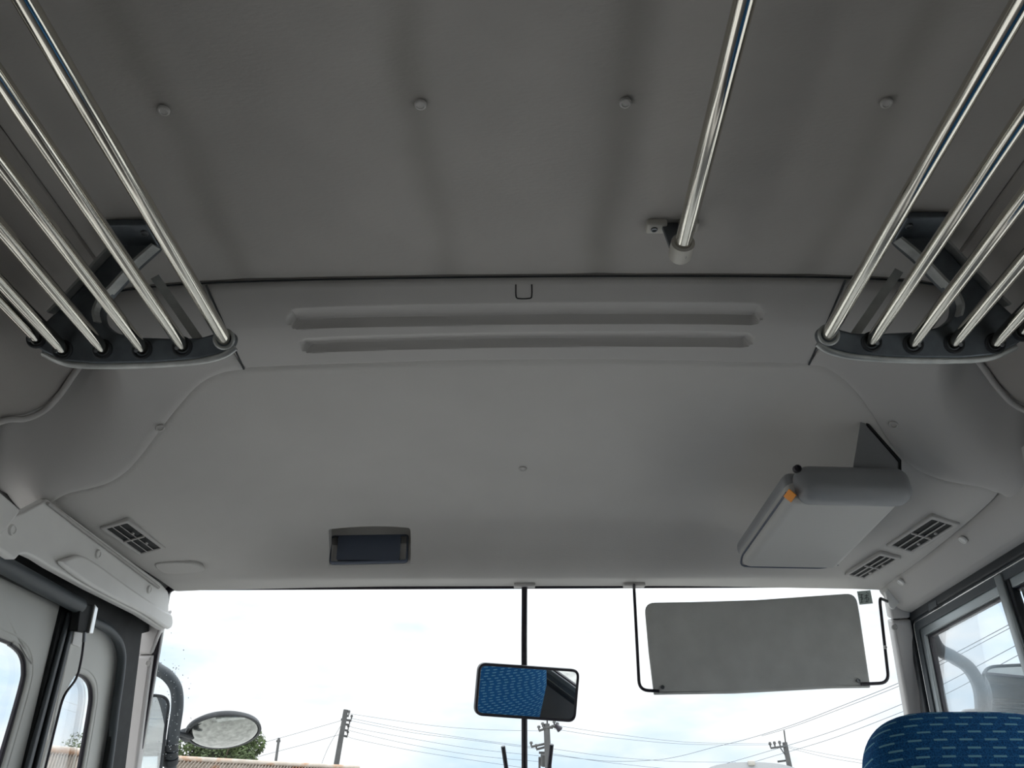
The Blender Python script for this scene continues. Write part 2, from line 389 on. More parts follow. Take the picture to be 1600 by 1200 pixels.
def panel(name, poly, fn, dx, dy, m, lip=.004, rr=.008, back=.02, disp=None, kind=True, smooth=50, hole=None):
    """moulded panel: domain polygon in plan, lifted on a surface, edge rolled up by 'lip' and a rim behind"""
    # densify the outline
    ring = []
    for i in range(len(poly)):
        a = np.array(poly[i]); b = np.array(poly[(i+1) % len(poly)]); k = max(1, int(np.hypot(*(b-a))/max(dx, dy)))
        for q in range(k): ring.append(tuple(a+(b-a)*q/k))
    arr = np.array(ring); x0, y0 = arr.min(0); x1, y1 = arr.max(0)
    gx, gy = np.meshgrid(np.arange(x0, x1+dx, dx), np.arange(y0, y1+dy, dy)); G = np.stack([gx.ravel(), gy.ravel()], 1)
    G = G[inpoly(G, ring)]; d = dist_poly(G, ring); G = G[d > min(dx, dy)*.35]
    hr_ = []
    if hole is not None:
        for i in range(len(hole)):
            a = np.array(hole[i]); b = np.array(hole[(i+1) % len(hole)]); k = max(1, int(np.hypot(*(b-a))/max(dx, dy)))
            for q in range(k): hr_.append(tuple(a+(b-a)*q/k))
        G = G[~inpoly(G, hr_)]; G = G[dist_poly(G, hr_) > min(dx, dy)*.35]
    # extra rings near the edge make the roll smooth
    P = np.concatenate([arr]+([np.array(hr_)] if hr_ else [])+[G])
    n = len(ring); nh = len(hr_)
    vs, es, fs, *_ = delaunay_2d_cdt([Vector(p) for p in P.tolist()], [(i, (i+1) % n) for i in range(n)]+[(n+i, n+(i+1) % nh) for i in range(nh)], [], 2, 1e-6)
    V = np.array([tuple(v) for v in vs]); 
    C = np.array([V[list(f)].mean(0) for f in fs]); keep = inpoly(C, ring)
    D = dist_poly(V, ring)
    if nh: keep &= ~inpoly(C, hr_); D = np.minimum(D, dist_poly(V, hr_))
    z = fn(V[:, 0], V[:, 1])+lip*np.clip(1-D/rr, 0, 1)**2
    if disp is not None: z = z+disp(V[:, 0], V[:, 1])
    bm = bmesh.new(); bv = [bm.verts.new((V[i, 0], V[i, 1], z[i])) for i in range(len(V))]
    for f, k in zip(fs, keep):
        if k:
            try: bm.faces.new([bv[i] for i in f])
            except ValueError: pass
    for v in [v for v in bm.verts if not v.link_faces]: bm.verts.remove(v)
    be = [e for e in bm.edges if len(e.link_faces) == 1]
    r = bmesh.ops.extrude_edge_only(bm, edges=be); nv = [g for g in r['geom'] if isinstance(g, bmesh.types.BMVert)]
    bmesh.ops.translate(bm, vec=(0, 0, back), verts=nv)
    o = bmesh_obj(name, bm, m, None, smooth)
    return struct(o) if kind else o

XY = lambda p: (p.x, p.y)
cove_end = [XY(on_H(u, v, Hr)) for u, v in ((0, 650), (40, 645), (70, 632), (95, 606), (113, 580), (138, 545), (163, 505))]
cove_end = [(x, max(y, 1.088)) for x, y in cove_end]
cove_end = [(-.985, cove_end[0][1]+.004)]+cove_end+[(-.742, 1.086)]
print('cove end', [(round(a, 3), round(b, 3)) for a, b in cove_end])
# main ceiling ------------------------------------------------------------
BTN = [(256, 172), (657, 163), (977, 160), (1385, 160)]
btn = [on_H(u, v, Hr) for u, v in BTN]
def ceil_disp(x, y):
    z = 0*x
    for b in btn:
        w = .028+.01*np.sin(y*5+b.x*9)
        z = z+.0030*np.exp(-((x-b.x-.012*np.sin(y*4+b.x*7))/w)**2)*(.6+.4*np.sin(y*6.1+b.x*20))
    z = z+.0012*np.sin(x*9+1)*np.sin(y*3)
    z = z+.016*np.clip((y-1.04)/.05, 0, 1)**2*0
    return z
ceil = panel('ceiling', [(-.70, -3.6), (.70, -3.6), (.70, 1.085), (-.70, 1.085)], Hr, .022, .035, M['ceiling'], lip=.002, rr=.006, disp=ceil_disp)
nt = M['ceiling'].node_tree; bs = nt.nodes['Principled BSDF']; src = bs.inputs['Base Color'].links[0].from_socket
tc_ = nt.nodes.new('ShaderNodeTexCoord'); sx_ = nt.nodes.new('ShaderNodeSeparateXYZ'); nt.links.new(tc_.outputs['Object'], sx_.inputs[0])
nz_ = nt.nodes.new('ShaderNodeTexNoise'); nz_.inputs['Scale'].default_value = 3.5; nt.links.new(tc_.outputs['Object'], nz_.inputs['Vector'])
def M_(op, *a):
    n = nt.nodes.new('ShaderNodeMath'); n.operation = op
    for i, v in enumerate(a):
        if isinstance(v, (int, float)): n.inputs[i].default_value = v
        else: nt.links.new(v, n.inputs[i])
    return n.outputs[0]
acc = None                                                     # darker streaks running lengthwise through the screw caps
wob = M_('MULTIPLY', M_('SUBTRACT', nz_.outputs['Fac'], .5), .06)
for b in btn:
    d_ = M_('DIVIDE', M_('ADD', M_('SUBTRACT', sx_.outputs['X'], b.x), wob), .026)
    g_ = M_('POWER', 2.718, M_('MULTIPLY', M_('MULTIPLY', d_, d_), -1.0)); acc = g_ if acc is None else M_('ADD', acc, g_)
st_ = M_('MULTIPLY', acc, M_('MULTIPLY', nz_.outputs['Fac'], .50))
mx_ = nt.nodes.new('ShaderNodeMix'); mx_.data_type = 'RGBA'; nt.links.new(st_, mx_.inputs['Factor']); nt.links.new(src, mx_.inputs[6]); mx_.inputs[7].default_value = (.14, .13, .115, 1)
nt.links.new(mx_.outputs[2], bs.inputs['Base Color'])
for b in btn:
    disc('screw_cap', (b.x, b.y, b.z), (0, 0, -1), .0080, .0035, M['plastic'], ceil)
for s, side in ((-1, 'left'), (1, 'right')):
    q = [(s*.702, -3.6), (s*.985, -3.6)]+[(-s*x, y) for x, y in cove_end]+[(s*.702, 1.085)]
    if s < 0: q = q[::-1]
    c = panel('trim_cove_'+side, q, lambda x, y: Hr(x, y)-.006, .018, .03, M['cove'], lip=.003, rr=.008)
    # piping around the front end of the cove
    e = [(-s*x, y+.004) for x, y in cove_end]
    e = smoothpoly(e, False, 5)
    tube('piping', [(x, y, float(Hr(x, y))-.010) for x, y in e], .0055, M['plastic'], c, 8)

# front panels -------------------------------------------------------------
# plan outline of the panels, read on the headlining surface
band_bl, band_br = XY(on_H(381, 577)), XY(on_H(1264, 570))
band_tl, band_tr = (on_H(322, 446).x, 1.092), (on_H(1321, 438).x, 1.092)
def Hpx(pts, fn=Hf): return [XY(on_H(u, v, fn)) for u, v in pts]
band_low = Hpx([(381, 577), (450, 573), (560, 569), (680, 565), (820, 563), (960, 563), (1080, 565), (1180, 568), (1264, 570)])
band = [band_tl]+band_low+[band_tr]
def slot(x, y, a, b, yc, wdt, D):
    """a long groove: slopes gently in from the rear edge and ends in a sharp front wall"""
    half = wdt/2; xs = np.clip(x, a+.004, b-.004); e = x-xs; dy_ = y-yc(x)
    dd = half-np.sqrt(e**2+dy_**2); t = np.clip((dy_+half)/(2*half), 0, 1)
    return np.where(dd > 0, np.clip(dd/.0045, 0, 1)*np.clip(t/.75, 0, 1), 0)*D
s1 = [on_H(u, v) for u, v in ((452, 500), (820, 491), (1190, 492))]; s2 = [on_H(u, v) for u, v in ((470, 541), (820, 531), (1176, 532))]
def band_disp(x, y):
    z = 0
    for S in (s1, s2):
        f = np.poly1d(np.polyfit([p.x for p in S], [p.y for p in S], 2))
        z = z+slot(x, y, S[0].x+.014, S[-1].x-.014, f, .038, .016)
    return z
bandp = panel('trim_header_band', band, Hf, .0065, .0019, M['plastic'], lip=.003, rr=.005, disp=band_disp, smooth=34)
bd = [(x, 1.0885, float(Hr(x, 1.08))-.001) for x in np.linspace(-.74, .74, 60)]
tube('gap_shade', bd, .0015, M['rubber'], bandp, 6)  # dark tube stands in for the shaded gap along the ceiling edge
for P_, Q_ in (((322, 446), (381, 577)), ((1321, 438), (1264, 570))):
    pts = [on_H(P_[0]+(Q_[0]-P_[0])*k/12, P_[1]+(Q_[1]-P_[1])*k/12) for k in range(13)]
    tube('gap_shade', [(p.x, p.y, p.z+.0005) for p in pts], .0020, M['rubber'], bandp, 6)  # dark tubes likewise drawn for the shade in the side seams
# small rectangular tab outlined in the band
t0, t1 = on_H(806, 440), on_H(831, 466)
tb = smoothpoly([(t0.x, 1.096), (t0.x, t1.y-.004), (t0.x+.004, t1.y), (t1.x-.004, t1.y), (t1.x, t1.y-.004), (t1.x, 1.096)], False, 3)
bm = bmesh.new(); tube_bm(bm, [(x, y, float(Hf(x, y))-.0003) for x, y in tb], .0011, 6)
bmesh_obj('tab_groove', bm, M['dark'], bandp, 60)

sm = lambda L_: [tuple(q) for q in smoothpoly([Vector(p) for p in L_], False, 3)]
left_edge = sm(Hpx([(352, 581), (328, 590), (305, 606), (280, 634), (252, 669), (225, 706), (197, 737), (165, 756), (130, 765), (100, 771), (75, 786)]))
right_edge = sm(Hpx([(1288, 573), (1312, 588), (1340, 615), (1368, 655), (1392, 693), (1420, 725), (1450, 742), (1490, 754), (1530, 760), (1563, 768)]))
# right seam runs from band corner
SX = .885
front_l = (-SX-.004, 1.985); front_r = (SX+.004, 1.985)
dome = band_low[::-1]+left_edge+[front_l, front_r]+right_edge[::-1]
if dome[0] == dome[-1]: dome = dome[:-1]
def fix(poly):
    out = []
    for p in poly:
        if not out or math.hypot(p[0]-out[-1][0], p[1]-out[-1][1]) > .002: out.append((float(p[0]), float(p[1])))
    return out
pocket = on_H(283, 887)
def dome_disp(x, y):
    z = 0*x
    # shallow pocket lip in the front left corner
    e = ((x-pocket.x)/.055)**2+((y-pocket.y)/.030)**2
    z = z+.008*np.exp(-e**2)*np.where(y > pocket.y-.028, 1, .4)
    return z
clk_c = on_H(577, 857)
domep = panel('ceiling_front_dome', fix(dome), Hf, .013, .010, M['dome'], lip=.003, rr=.006, disp=dome_disp, back=.05,
              hole=roundpoly(Hpx([(513, 829), (641, 827), (642, 882), (514, 885)]), .006, 4))
c0 = on_H(817, 732); disc('screw_cap', c0, Hnorm(c0.x, c0.y), .0095, .003, M['plastic'], domep)
fl = [on_H(u, v) for u, v in ((243, 880), (297, 877), (319, 891), (262, 894))]; fc_ = sum(fl, Vector())/4; fn_ = Hnorm(fc_.x, fc_.y)
fe = (fl[1]-fl[0]).normalized(); fe = (fe-fn_*fe.dot(fn_)).normalized(); FP = Plane(fc_+fn_*.001, fe, fn_.cross(fe))
plate('pocket_flap', FP, smoothpoly([Vector(((p-fc_).dot(FP.ex), (p-fc_).dot(FP.ey))) for p in fl], True, 5), [], .012, .004, M['dome'], domep, 60, .003 if FP.n.dot(fn_) > 0 else .009)
# corner panels
lc_tip = XY(on_H(36, 801)); rc_tip = XY(on_H(1601, 790))
lcorner = [(x, y+.009) for x, y in cove_end[::-1]]+[(-.985, 1.30), (-.955, 1.345), lc_tip]+left_edge[::-1]+[band_bl, band_tl]
rcorner = [(-p[0], p[1]) for p in lcorner[:len(cove_end)+2]]+[rc_tip]+right_edge[::-1]+[band_br, band_tr]
def corner_fn(x, y):
    z = Hf(x, y)-.004
    ax = np.atleast_1d(np.abs(x)).astype(float); y = np.atleast_1d(np.asarray(y, float))
    dd = np.full(len(ax), 9.); PE = np.array([(-a, b+.009) for a, b in cove_end])
    for i in range(len(PE)-1):
        a, b = PE[i], PE[i+1]; ab = b-a; Pq = np.stack([ax, y], 1); t = np.clip(((Pq-a)@ab)/(ab@ab), 0, 1)
        dd = np.minimum(dd, np.hypot(*(Pq-a-t[:, None]*ab).T))
    z = z+.075*np.exp(-(dd/.065)**2)*np.clip((ax-.72)/.06, 0, 1)       # hollow behind the cove end
    z = z-.020*np.exp(-((ax-.885)/.035)**2-((y-1.315)/.055)**2)                              # rounded shoulder at the outer corner
    return z if np.ndim(x) else float(z[0])
lcp = panel('trim_corner_left', fix(lcorner), corner_fn, .011, .010, M['plastic'], lip=.004, rr=.007, back=.03)
rcp = panel('trim_corner_right', fix(rcorner), corner_fn, .011, .010, M['plastic'], lip=.004, rr=.007, back=.03)
for (u, v), par in (((250, 668), lcp), ((1396, 663), rcp)):
    c = on_H(u, v, corner_fn); disc('screw_cap', c, Hnorm(c.x, c.y, corner_fn), .0085, .003, M['plastic'], par, dish=.6)

# ------------------------------------------------------------------ windscreen plane
WS = Plane((0, 1.985, CZ+.575), (1, 0, 0), (0, -.41, .912))        # raked; +n faces the cabin (-y)
if WS.n.y > 0: WS = Plane((0, 1.985, CZ+.575), (1, 0, 0), (0, -.41, .912)); WS.n = -WS.n
def WSp(off): 
    p = Plane(WS.o, WS.ex, WS.ey); p.o = WS.o+WS.n*off; return p
def wsq(pts): return WS.poly(pts)
ws_open = roundpoly(wsq([(262, 920), (1391, 915), (1432, 1215), (1462, 1420), (165, 1420), (214, 1205)]), [.025, .05, .01, .01, .01, .01])
big = [WS.px(120, 905)[:2], WS.px(1520, 905)[:2]]
def plate_n(name, pl, outer, holes, thick, bevel, m, parent=None, off=0., smooth=35):
    """plate whose front face is on the plane's declared n side"""
    sgn = 1 if pl.ex.cross(pl.ey).dot(pl.n) > 0 else -1
    return plate(name, pl_true(pl), outer, holes, thick, bevel, m, parent, smooth, off if sgn > 0 else -off+thick)
def pl_true(pl):
    q = Plane(pl.o, pl.ex, pl.ey); return q
fit = lambda r, k: [(x*k, y) for x, y in r]
bot = -.78
outer_ws = [(-.95, .02), (.95, .02), (.98, bot), (-.98, bot)]
win1 = bpy.data.objects.new('window_1', None); sc.collection.objects.link(win1); win1.location = WS.o; struct(win1)
def inset(ring, d):
    cx = sum(p[0] for p in ring)/len(ring); out = []; n = len(ring)
    for i in range(n):
        p = Vector(ring[i]); a = Vector(ring[i-1]); b = Vector(ring[(i+1) % n]); t = (b-a)
        if t.length < 1e-7: t = Vector((1, 0))
        t.normalize(); nrm = Vector((-t.y, t.x)); out.append(tuple(p+nrm*d))
    return out
def area(r): return sum(r[i-1][0]*r[i][1]-r[i][0]*r[i-1][1] for i in range(len(r)))/2
def grow(ring, d):                                                  # + outward
    return inset(ring, -d if area(ring) > 0 else d)
plate_n('glass', WS, outer_ws, [], .004, 0, M['glass'], win1, off=-.006)
plate_n('rubber_seal', WS, grow(ws_open, .012), [grow(ws_open, -.004)], .012, .003, M['rod'], win1, off=.004)
# body around the glass (behind the trims)
ws_wall = plate_n('wall_front', WS, [(-.97, .30), (.97, .30), (.985, bot-.45), (-.985, bot-.45)], [grow(ws_open, .006)], .03, .002, M['exterior'], None, off=-.001)
struct(ws_wall)

# ------------------------------------------------------------------ side structure
WX = .96
PR = Plane((WX, 0, CZ), (0, 1, 0), (0, 0, 1))        # right wall, n = +x
PLx = lambda x: Plane((x, 0, CZ), (0, 1, 0), (0, 0, 1))
# right wall with the driver's window and the saloon windows
def rq(x, pts): return PLx(x).poly(pts)
rub_out = rq(WX, [(1421.5, 968), (1434, 1050)]); 
def yz(u, v, x=WX): return PLx(x).px(u, v)
top_z = yz(1500, 918)[1]
y_r0 = (yz(1421.5, 968)[0]+yz(1434, 1050)[0])/2       # rubber outer edge (front)
print('right window top', [round(yz(u, v)[1], 3) for u, v in ((1424, 967), (1500, 918), (1598, 843))], 'front y', yz(1421.5, 968), yz(1434, 1050), yz(1450, 1118))
ztop = sum(yz(u, v)[1] for u, v in ((1424, 967), (1500, 918), (1598, 843)))/3
yf = (yz(1423, 975)[0]+yz(1434, 1050)[0]+yz(1450, 1118)[0])/3
yf = yz(1421.5, 968)[0]; zb = -.22; yr = .25
W0 = [(yr, zb), (yf+.127*(ztop-zb), zb), (yf, ztop), (yr, ztop)]
holes = [roundpoly(W0, .03)]
sal = [[(a, -.10), (b, -.10), (b, .36), (a, .36)] for a, b in ((-.75, .15), (-1.75, -.85))]
holes += [roundpoly(s, .04) for s in sal]
wr = plate_n('wall_right', PR, [(-3.7, -1.05), (2.30, -1.05), (2.24, -.2), (1.99, .62), (1.99, .66), (-3.7, .66)], holes, .03, 0, M['wall'], None, off=.03); struct(wr)
for i, s in enumerate(sal):
    g = plate_n('window_%d' % (i+3), PLx(WX+.01), roundpoly([(s[0][0]-.01, s[0][1]-.01), (s[1][0]+.01, s[1][1]-.01), (s[2][0]+.01, s[2][1]+.01), (s[3][0]-.01, s[3][1]+.01)], .03), [], .004, 0, M['glass'], None, off=0); struct(g)
    g2 = g.copy(); g2.data = g.data; g2.location.x = -g.location.x; g2.name = 'window_%d' % (i+7); sc.collection.objects.link(g2)
# driver's window assembly
win2 = bpy.data.objects.new('window_2', None); sc.collection.objects.link(win2); win2.location = (WX, 1.2, CZ+.2); struct(win2)
SK = .127
def rrect(y0, y1, z0, z1, r): return roundpoly([(y0, z0), (y1+SK*(ztop-z0), z0), (y1+SK*(ztop-z1), z1), (y0, z1)], r)
def ringp(name, x, d0, d1, th, m, bev=.002, off=0., r=.03):
    a = rrect(yr+d0, yf-d0, zb+d0, ztop-d0, max(.004, r-d0*.5)); b = rrect(yr+d1, yf-d1, zb+d1, ztop-d1, max(.004, r-d1*.5))
    return plate_n(name, PLx(x), a, [b], th, bev, m, win2, off=off)
plate_n('rubber_seal', PLx(WX), rrect(yr, yf+.004, zb, ztop+.004, .02), [rrect(yr+.016, yf-.016, zb+.016, ztop-.016, .02)], .016, .004, M['rubber'], win2, off=.006)
ringp('outer_frame', WX+.004, .014, .040, .016, M['gasket'], .001, off=.010)
ringp('frame_bead', WX, .019, .022, .006, M['silver'], .001, off=.003, r=.02)
ringp('inner_frame', WX+.006, .030, .058, .016, M['alu'], .002, off=.012, r=.02)
ringp('glazing_seal', WX+.010, .056, .063, .012, M['rod'], .001, off=.012, r=.02)
plate_n('glass', PLx(WX+.012), rrect(yr+.05, yf-.05, zb+.05, ztop-.05, .005), [], .004, 0, M['glass'], win2, off=0)
yp = yz(1556, 887, WX)[0]
print('post y', yp, yz(1600, 1060)[0], 'ztop', ztop, 'yf', yf)
bxz = (zb+ztop)/2
box('sliding_post', (WX+.002, yp-.004, CZ+bxz), (.016, .026, ztop-zb-.05), M['alu'], win2, bev=.002)
box('post_seal', (WX+.008, yp-.024, CZ+bxz), (.016, .012, ztop-zb-.06), M['rubber'], win2, bev=.002)
box('rear_sash', (WX+.020, yp-.048, CZ+bxz), (.010, .030, ztop-zb-.06), M['alu'], win2, bev=.002)
bm = bmesh.new()
q = on_x(1456, 944, WX-.006)
stk = plate_n('sticker', PLx(WX-.010), PLx(WX-.010).poly([(1451, 944), (1463, 937), (1464, 947), (1452, 955)]), [], .001, 0, M['gasket'], win2, off=0)
# right header (between dome and window), lofted along the bus
def loft(name, prof, ys, m, parent=None, smooth=60):
    bm = bmesh.new(); rows = []
    for y in ys:
        rows.append([bm.verts.new((x, y, CZ+z)) for x, z in prof(y)])
    for a, b in zip(rows, rows[1:]):
        for k in range(len(a)-1): bm.faces.new((a[k], a[k+1], b[k+1], b[k]))
    o = bmesh_obj(name, bm, m, parent, smooth); return o
def rprof(y):
    t = min(1, max(0, (y-1.3)/.69)); zt = float(Hf(.885, max(y, 1.3)))-CZ+.004
    P = [(.880, zt+.02), (.884, zt), (.888, zt-.012), (.904, .536), (.924, .519), (.934, .5145), (.942, .5125), (.950, .5115), (.960, .5105), (.962, ztop-.002), (.975, ztop-.002)]
    n = len(P); Q = []
    for i, p in enumerate(smoothpoly([Vector(p) for p in P], False, 4)): Q.append((p[0], p[1]))
    return Q
hr = loft('trim_header_right', rprof, list([-3.6, -2, 0, .6]+list(np.linspace(.9, 1.99, 40))), M['plastic']); struct(hr)
def Hdr_fn_cap(u, v, par, x, m=M['plastic'], r=.0085):
    for x in np.arange(.888, .945, .0005):
        c = on_x(u, v, x); pr = rprof(c.y); zz_ = np.interp(x, [p[0] for p in pr[2:-6]], [p[1] for p in pr[2:-6]])
        if c.z-CZ >= zz_: break
    c = CL+(c-CL)*.9965; disc('screw_cap', c, (-.75, 0, -.66) if x > 0 else (1, 0, -.1), r, .004, m, par)
Hdr_fn_cap(1505, 843, hr, .912, M['header']); Hdr_fn_cap(1408, 909, hr, .912, M['header'])

# pillars beside the windscreen, moulded shells with a rounded edge
def pillar(name, upper, lower, cap, side):
    o = plate_n(name, WSp(.016), roundpoly(WSp(.016).poly(upper), .006), [], .03, .006, M['pillar']); struct(o)
    l = plate_n('lower_cover', WSp(.018), roundpoly(WSp(.018).poly(lower), .005), [], .032, .007, M['pillar'], o)
    c = on_plane(cap[0], cap[1], WSp(.018).o, WS.n); disc('screw_cap', c, WS.n, .0075, .003, M['plastic'], o)
    return o
pillar('trim_pillar_left', [(219, 972), (262, 955), (236, 1023), (211, 1023)], [(211, 1025), (237, 1025), (213, 1203), (185, 1420), (120, 1420), (176, 1203)], (232, 1036), -1)
prr = pillar('trim_pillar_right', [(1383, 912), (1425, 935), (1423.5, 966), (1394, 968)], [(1394, 970.5), (1424, 968), (1452, 1120), (1500, 1400), (1466, 1420), (1420, 1122)], (1397.5, 980), 1)
# ---- left side: door header panel
HXr = -.885
PH = Plane((-.885, 1.37, CZ+.5), (-.02, 1, 0), (0, 0, 1))           # header face, nearly parallel to the wall
hp = [(75, 780), (252, 911), (264, 925), (264, 962), (258, 985), (219, 960), (142, 921), (80, 887), (60, 874), (43, 866), (32, 866), (24, 875), (0, 858), (-60, 826), (-60, 800), (20, 806), (36, 801)]
hl = plate_n('trim_door_header', PH, roundpoly(PH.poly(hp), [0, .01, .01, .01, .006]+[.004]*12), [], .02, .004, M['header'], None, off=0)
struct(hl)
# raised lower blister of the header with rounded end
bl = [(88, 882), (98, 872), (118, 868), (142, 880), (200, 921), (246, 952), (262, 962), (257, 983), (219, 959), (142, 920)]
plate_n('blister', PH, smoothpoly([Vector(p) for p in PH.poly(bl)], True, 4), [], .012, .0055, M['header'], hl, off=.013)
for u, v in ((18, 828), (152, 866), (232, 921)):
    c = on_plane(u, v, PH.o, PH.n); disc('screw_cap', c, (1, 0, -.05), .0095, .0045, M['header'], hl)
# soft seam return between dome side and header
sl = tube('seam_bead', [on_plane(u, v, PH.o+Vector((.004, 0, 0)), PH.n) for u, v in ((75, 786), (120, 821), (165, 855), (210, 889), (248, 918))], .0035, M['plastic'], hl, 8)
# end return of the header
def lp(x): return Plane((x, 0, CZ), (0, 1, 0), (0, 0, 1))
# dark door track box
PT = lp(-.946)
tr = plate_n('trim_door_track', PT, PT.poly([(6, 840), (42, 830), (90, 850), (262, 930), (240, 985), (222, 990), (196, 1203), (160, 1420), (124, 1420), (166, 1203), (183, 1100), (191, 1050), (191, 1012), (180, 992), (158, 976), (112, 952), (-200, 800), (-200, 740)]), [], .012, .002, M['dark'], None, off=0)
struct(tr)
# left rear pillar trim at the frame edge
PB = lp(-.868)
pb = plate_n('trim_pillar_door', PB, roundpoly(PB.poly([(-260, 600), (0, 768), (34, 797), (0, 840), (-40, 885), (-260, 1100)]), [0, 0, .010, 0, 0, 0]), [], .02, .004, M['header']); struct(pb)
# left wall behind with door opening
PLw = lp(-.99)
wlft = plate_n('wall_left', lp(-.96), [(-3.7, -1.05), (.85, -1.05), (.85, .55), (2.10, .55), (2.10, .66), (-3.7, .66)],
               [roundpoly(s, .04) for s in [[(a, -.10), (b, -.10), (b, .36), (a, .36)] for a, b in ((-.15, .75), (-1.75, -.85))]] , .03, 0, M['wall'], None, off=0)
struct(wlft)
bpy.data.objects['window_7'].location.y += .60
# door leaves
door = bpy.data.objects.new('door_1', None); sc.collection.objects.link(door); door.location = (-.97, 1.5, CZ-1.0); struct(door)
PD = lp(-.965)
def dq(pts): return PD.poly(pts)
leaf1 = dq([(-260, 764), (0, 878), (104, 934), (104, 962), (-20, 1420), (-500, 1420)])
w1 = roundpoly(dq([(-200, 915), (38, 1013), (41, 1035), (-68, 1450), (-560, 1450)]), [.04, .05, .03, .04, .04])
w1 = smoothpoly([Vector(p) for p in dq([(-250, 900), (0, 999), (22, 1009), (38, 1024), (43, 1045), (38, 1078), (2, 1203), (-60, 1410), (-400, 1410)])], True, 4)
gl = grow(w1, .016)
plate_n('door_leaf', PD, leaf1, [gl], .022, .003, M['door'], door)
plate_n('window_surround', lp(-.972), grow(w1, .020), [grow(w1, .004)], .012, .005, M['door'], door, off=.006)
plate_n('glazing_seal', lp(-.978), grow(w1, .007), [w1], .010, .003, M['rod'], door, off=.008)
plate_n('glass', lp(-.982), grow(w1, .004), [], .004, 0, M['glass'], door)
leaf2 = smoothpoly([Vector(p) for p in dq([(119, 966), (134, 972), (150, 980), (168, 990), (181, 1004), (186, 1024), (184, 1055), (176, 1110), (163, 1203), (128, 1420)])], False, 3)+[tuple(p) for p in dq([(0, 1420), (66, 1203)])]
w2 = smoothpoly([Vector(p) for p in dq([(119, 1060), (126, 1056), (136, 1060), (144, 1070), (147, 1085), (145, 1110), (129, 1203), (95, 1400), (20, 1400), (72, 1200), (100, 1100)])], True, 4)
plate_n('door_leaf', PD, leaf2, [grow(w2, .014)], .022, .003, M['door'], door)
plate_n('window_surround', lp(-.972), grow(w2, .018), [grow(w2, .004)], .012, .005, M['door'], door, off=.006)
plate_n('glazing_seal', lp(-.978), grow(w2, .007), [w2], .010, .003, M['rod'], door, off=.008)
plate_n('glass', lp(-.982), grow(w2, .004), [], .004, 0, M['glass'], door)
# rubber joint between the leaves: two grey lips on a black strip
plate_n('joint_strip', lp(-.958), lp(-.958).poly([(101, 936), (124, 950), (118, 962), (58, 1203), (2, 1420), (-24, 1420), (38, 1203)]), [], .012, .002, M['dark'], door)
plate_n('joint_lip', lp(-.950), lp(-.950).poly([(109, 957), (113, 959), (49, 1203), (-10, 1420), (-16, 1420), (42, 1203)]), [], .008, .003, M['gasket'], door)
plate_n('joint_lip', lp(-.950), lp(-.950).poly([(117, 961), (122, 963), (62, 1203), (4, 1420), (-2, 1420), (56, 1203)]), [], .008, .003, M['gasket'], door)
# outer seal that follows the front edge of leaf 2
edge = [lp(-.950).w(p) for p in smoothpoly([Vector(p) for p in lp(-.950).poly([(128, 966), (150, 973), (170, 984), (184, 1001), (190, 1024), (188, 1055), (180, 1110), (168, 1203), (134, 1420)])], False, 4)]
tube('edge_seal', edge, .010, M['gasket'], door, 10)
rl = [on_x(u, v, -.935) for u, v in ((-260, 752), (8, 884), (124, 947))]
tube('top_rail', rl, .016, M['gasket'], door, 14)
# door operator: black housing, silver edge, rod, cable
opx = -.925
op = thing('door_operator', on_x(133, 960, opx), 'black metal linkage box with a silver edge hanging over the bus door joint', 'door mechanism')
po = lp(opx)
plate_n('housing', po, roundpoly(po.poly([(126, 943), (146, 946), (141, 989), (121, 986)]), .003), [], .018, .002, M['dark'], op)
pe = lp(opx+.006)
plate_n('silver_edge', pe, roundpoly(pe.poly([(149, 944), (154, 950), (146, 990), (140, 990)]), .002), [], .012, .002, M['silver'], op)
tube('rod', [on_x(132, 988, opx), on_x(131, 1003, opx)], .0035, M['screw'], op, 10)
tube('cable', smoothpoly([on_x(u, v, opx) for u, v in ((131, 1000), (127, 1030), (119, 1060), (100, 1088), (88, 1130), (70, 1203), (20, 1400))], False, 5), .0025, M['rod'], op, 8)
plate_n('base_plate', lp(-.948), roundpoly(lp(-.948).poly([(117, 985), (130, 990), (126, 1012), (113, 1006)]), .003), [], .006, .001, M['header'], op)

# ------------------------------------------------------------------ outer shell, floor, dashboard
r_ = box('wall_roof', (0, -.85, CZ+.99), (2.02, 5.74, .03), M['exterior']); struct(r_)
for s in (-1, 1):
    q = box('wall_roof_side', (s*1.0, -.85, CZ+.80), (.03, 5.74, .42), M['exterior']); struct(q)
q = box('wall_rear', (0, -3.72, CZ-.05), (2.02, .03, 2.1), M['wall']); struct(q)
q = box('floor', (0, -.75, -.03), (2.0, 5.9, .04), M['floor']); struct(q)
q = box('wall_front_panel', (0, 2.33, CZ-.60), (2.1, .04, .95), M['exterior']); struct(q)
d = bmesh.new(); box_bm(d, Vector((0, 2.08, CZ-.42)), (1.8, .40, .28), None, .04, 4)
d = bmesh_obj('dashboard', d, M['dash'], None, 40); tag(d, 'dark dashboard shelf along the foot of the windscreen', 'dashboard')

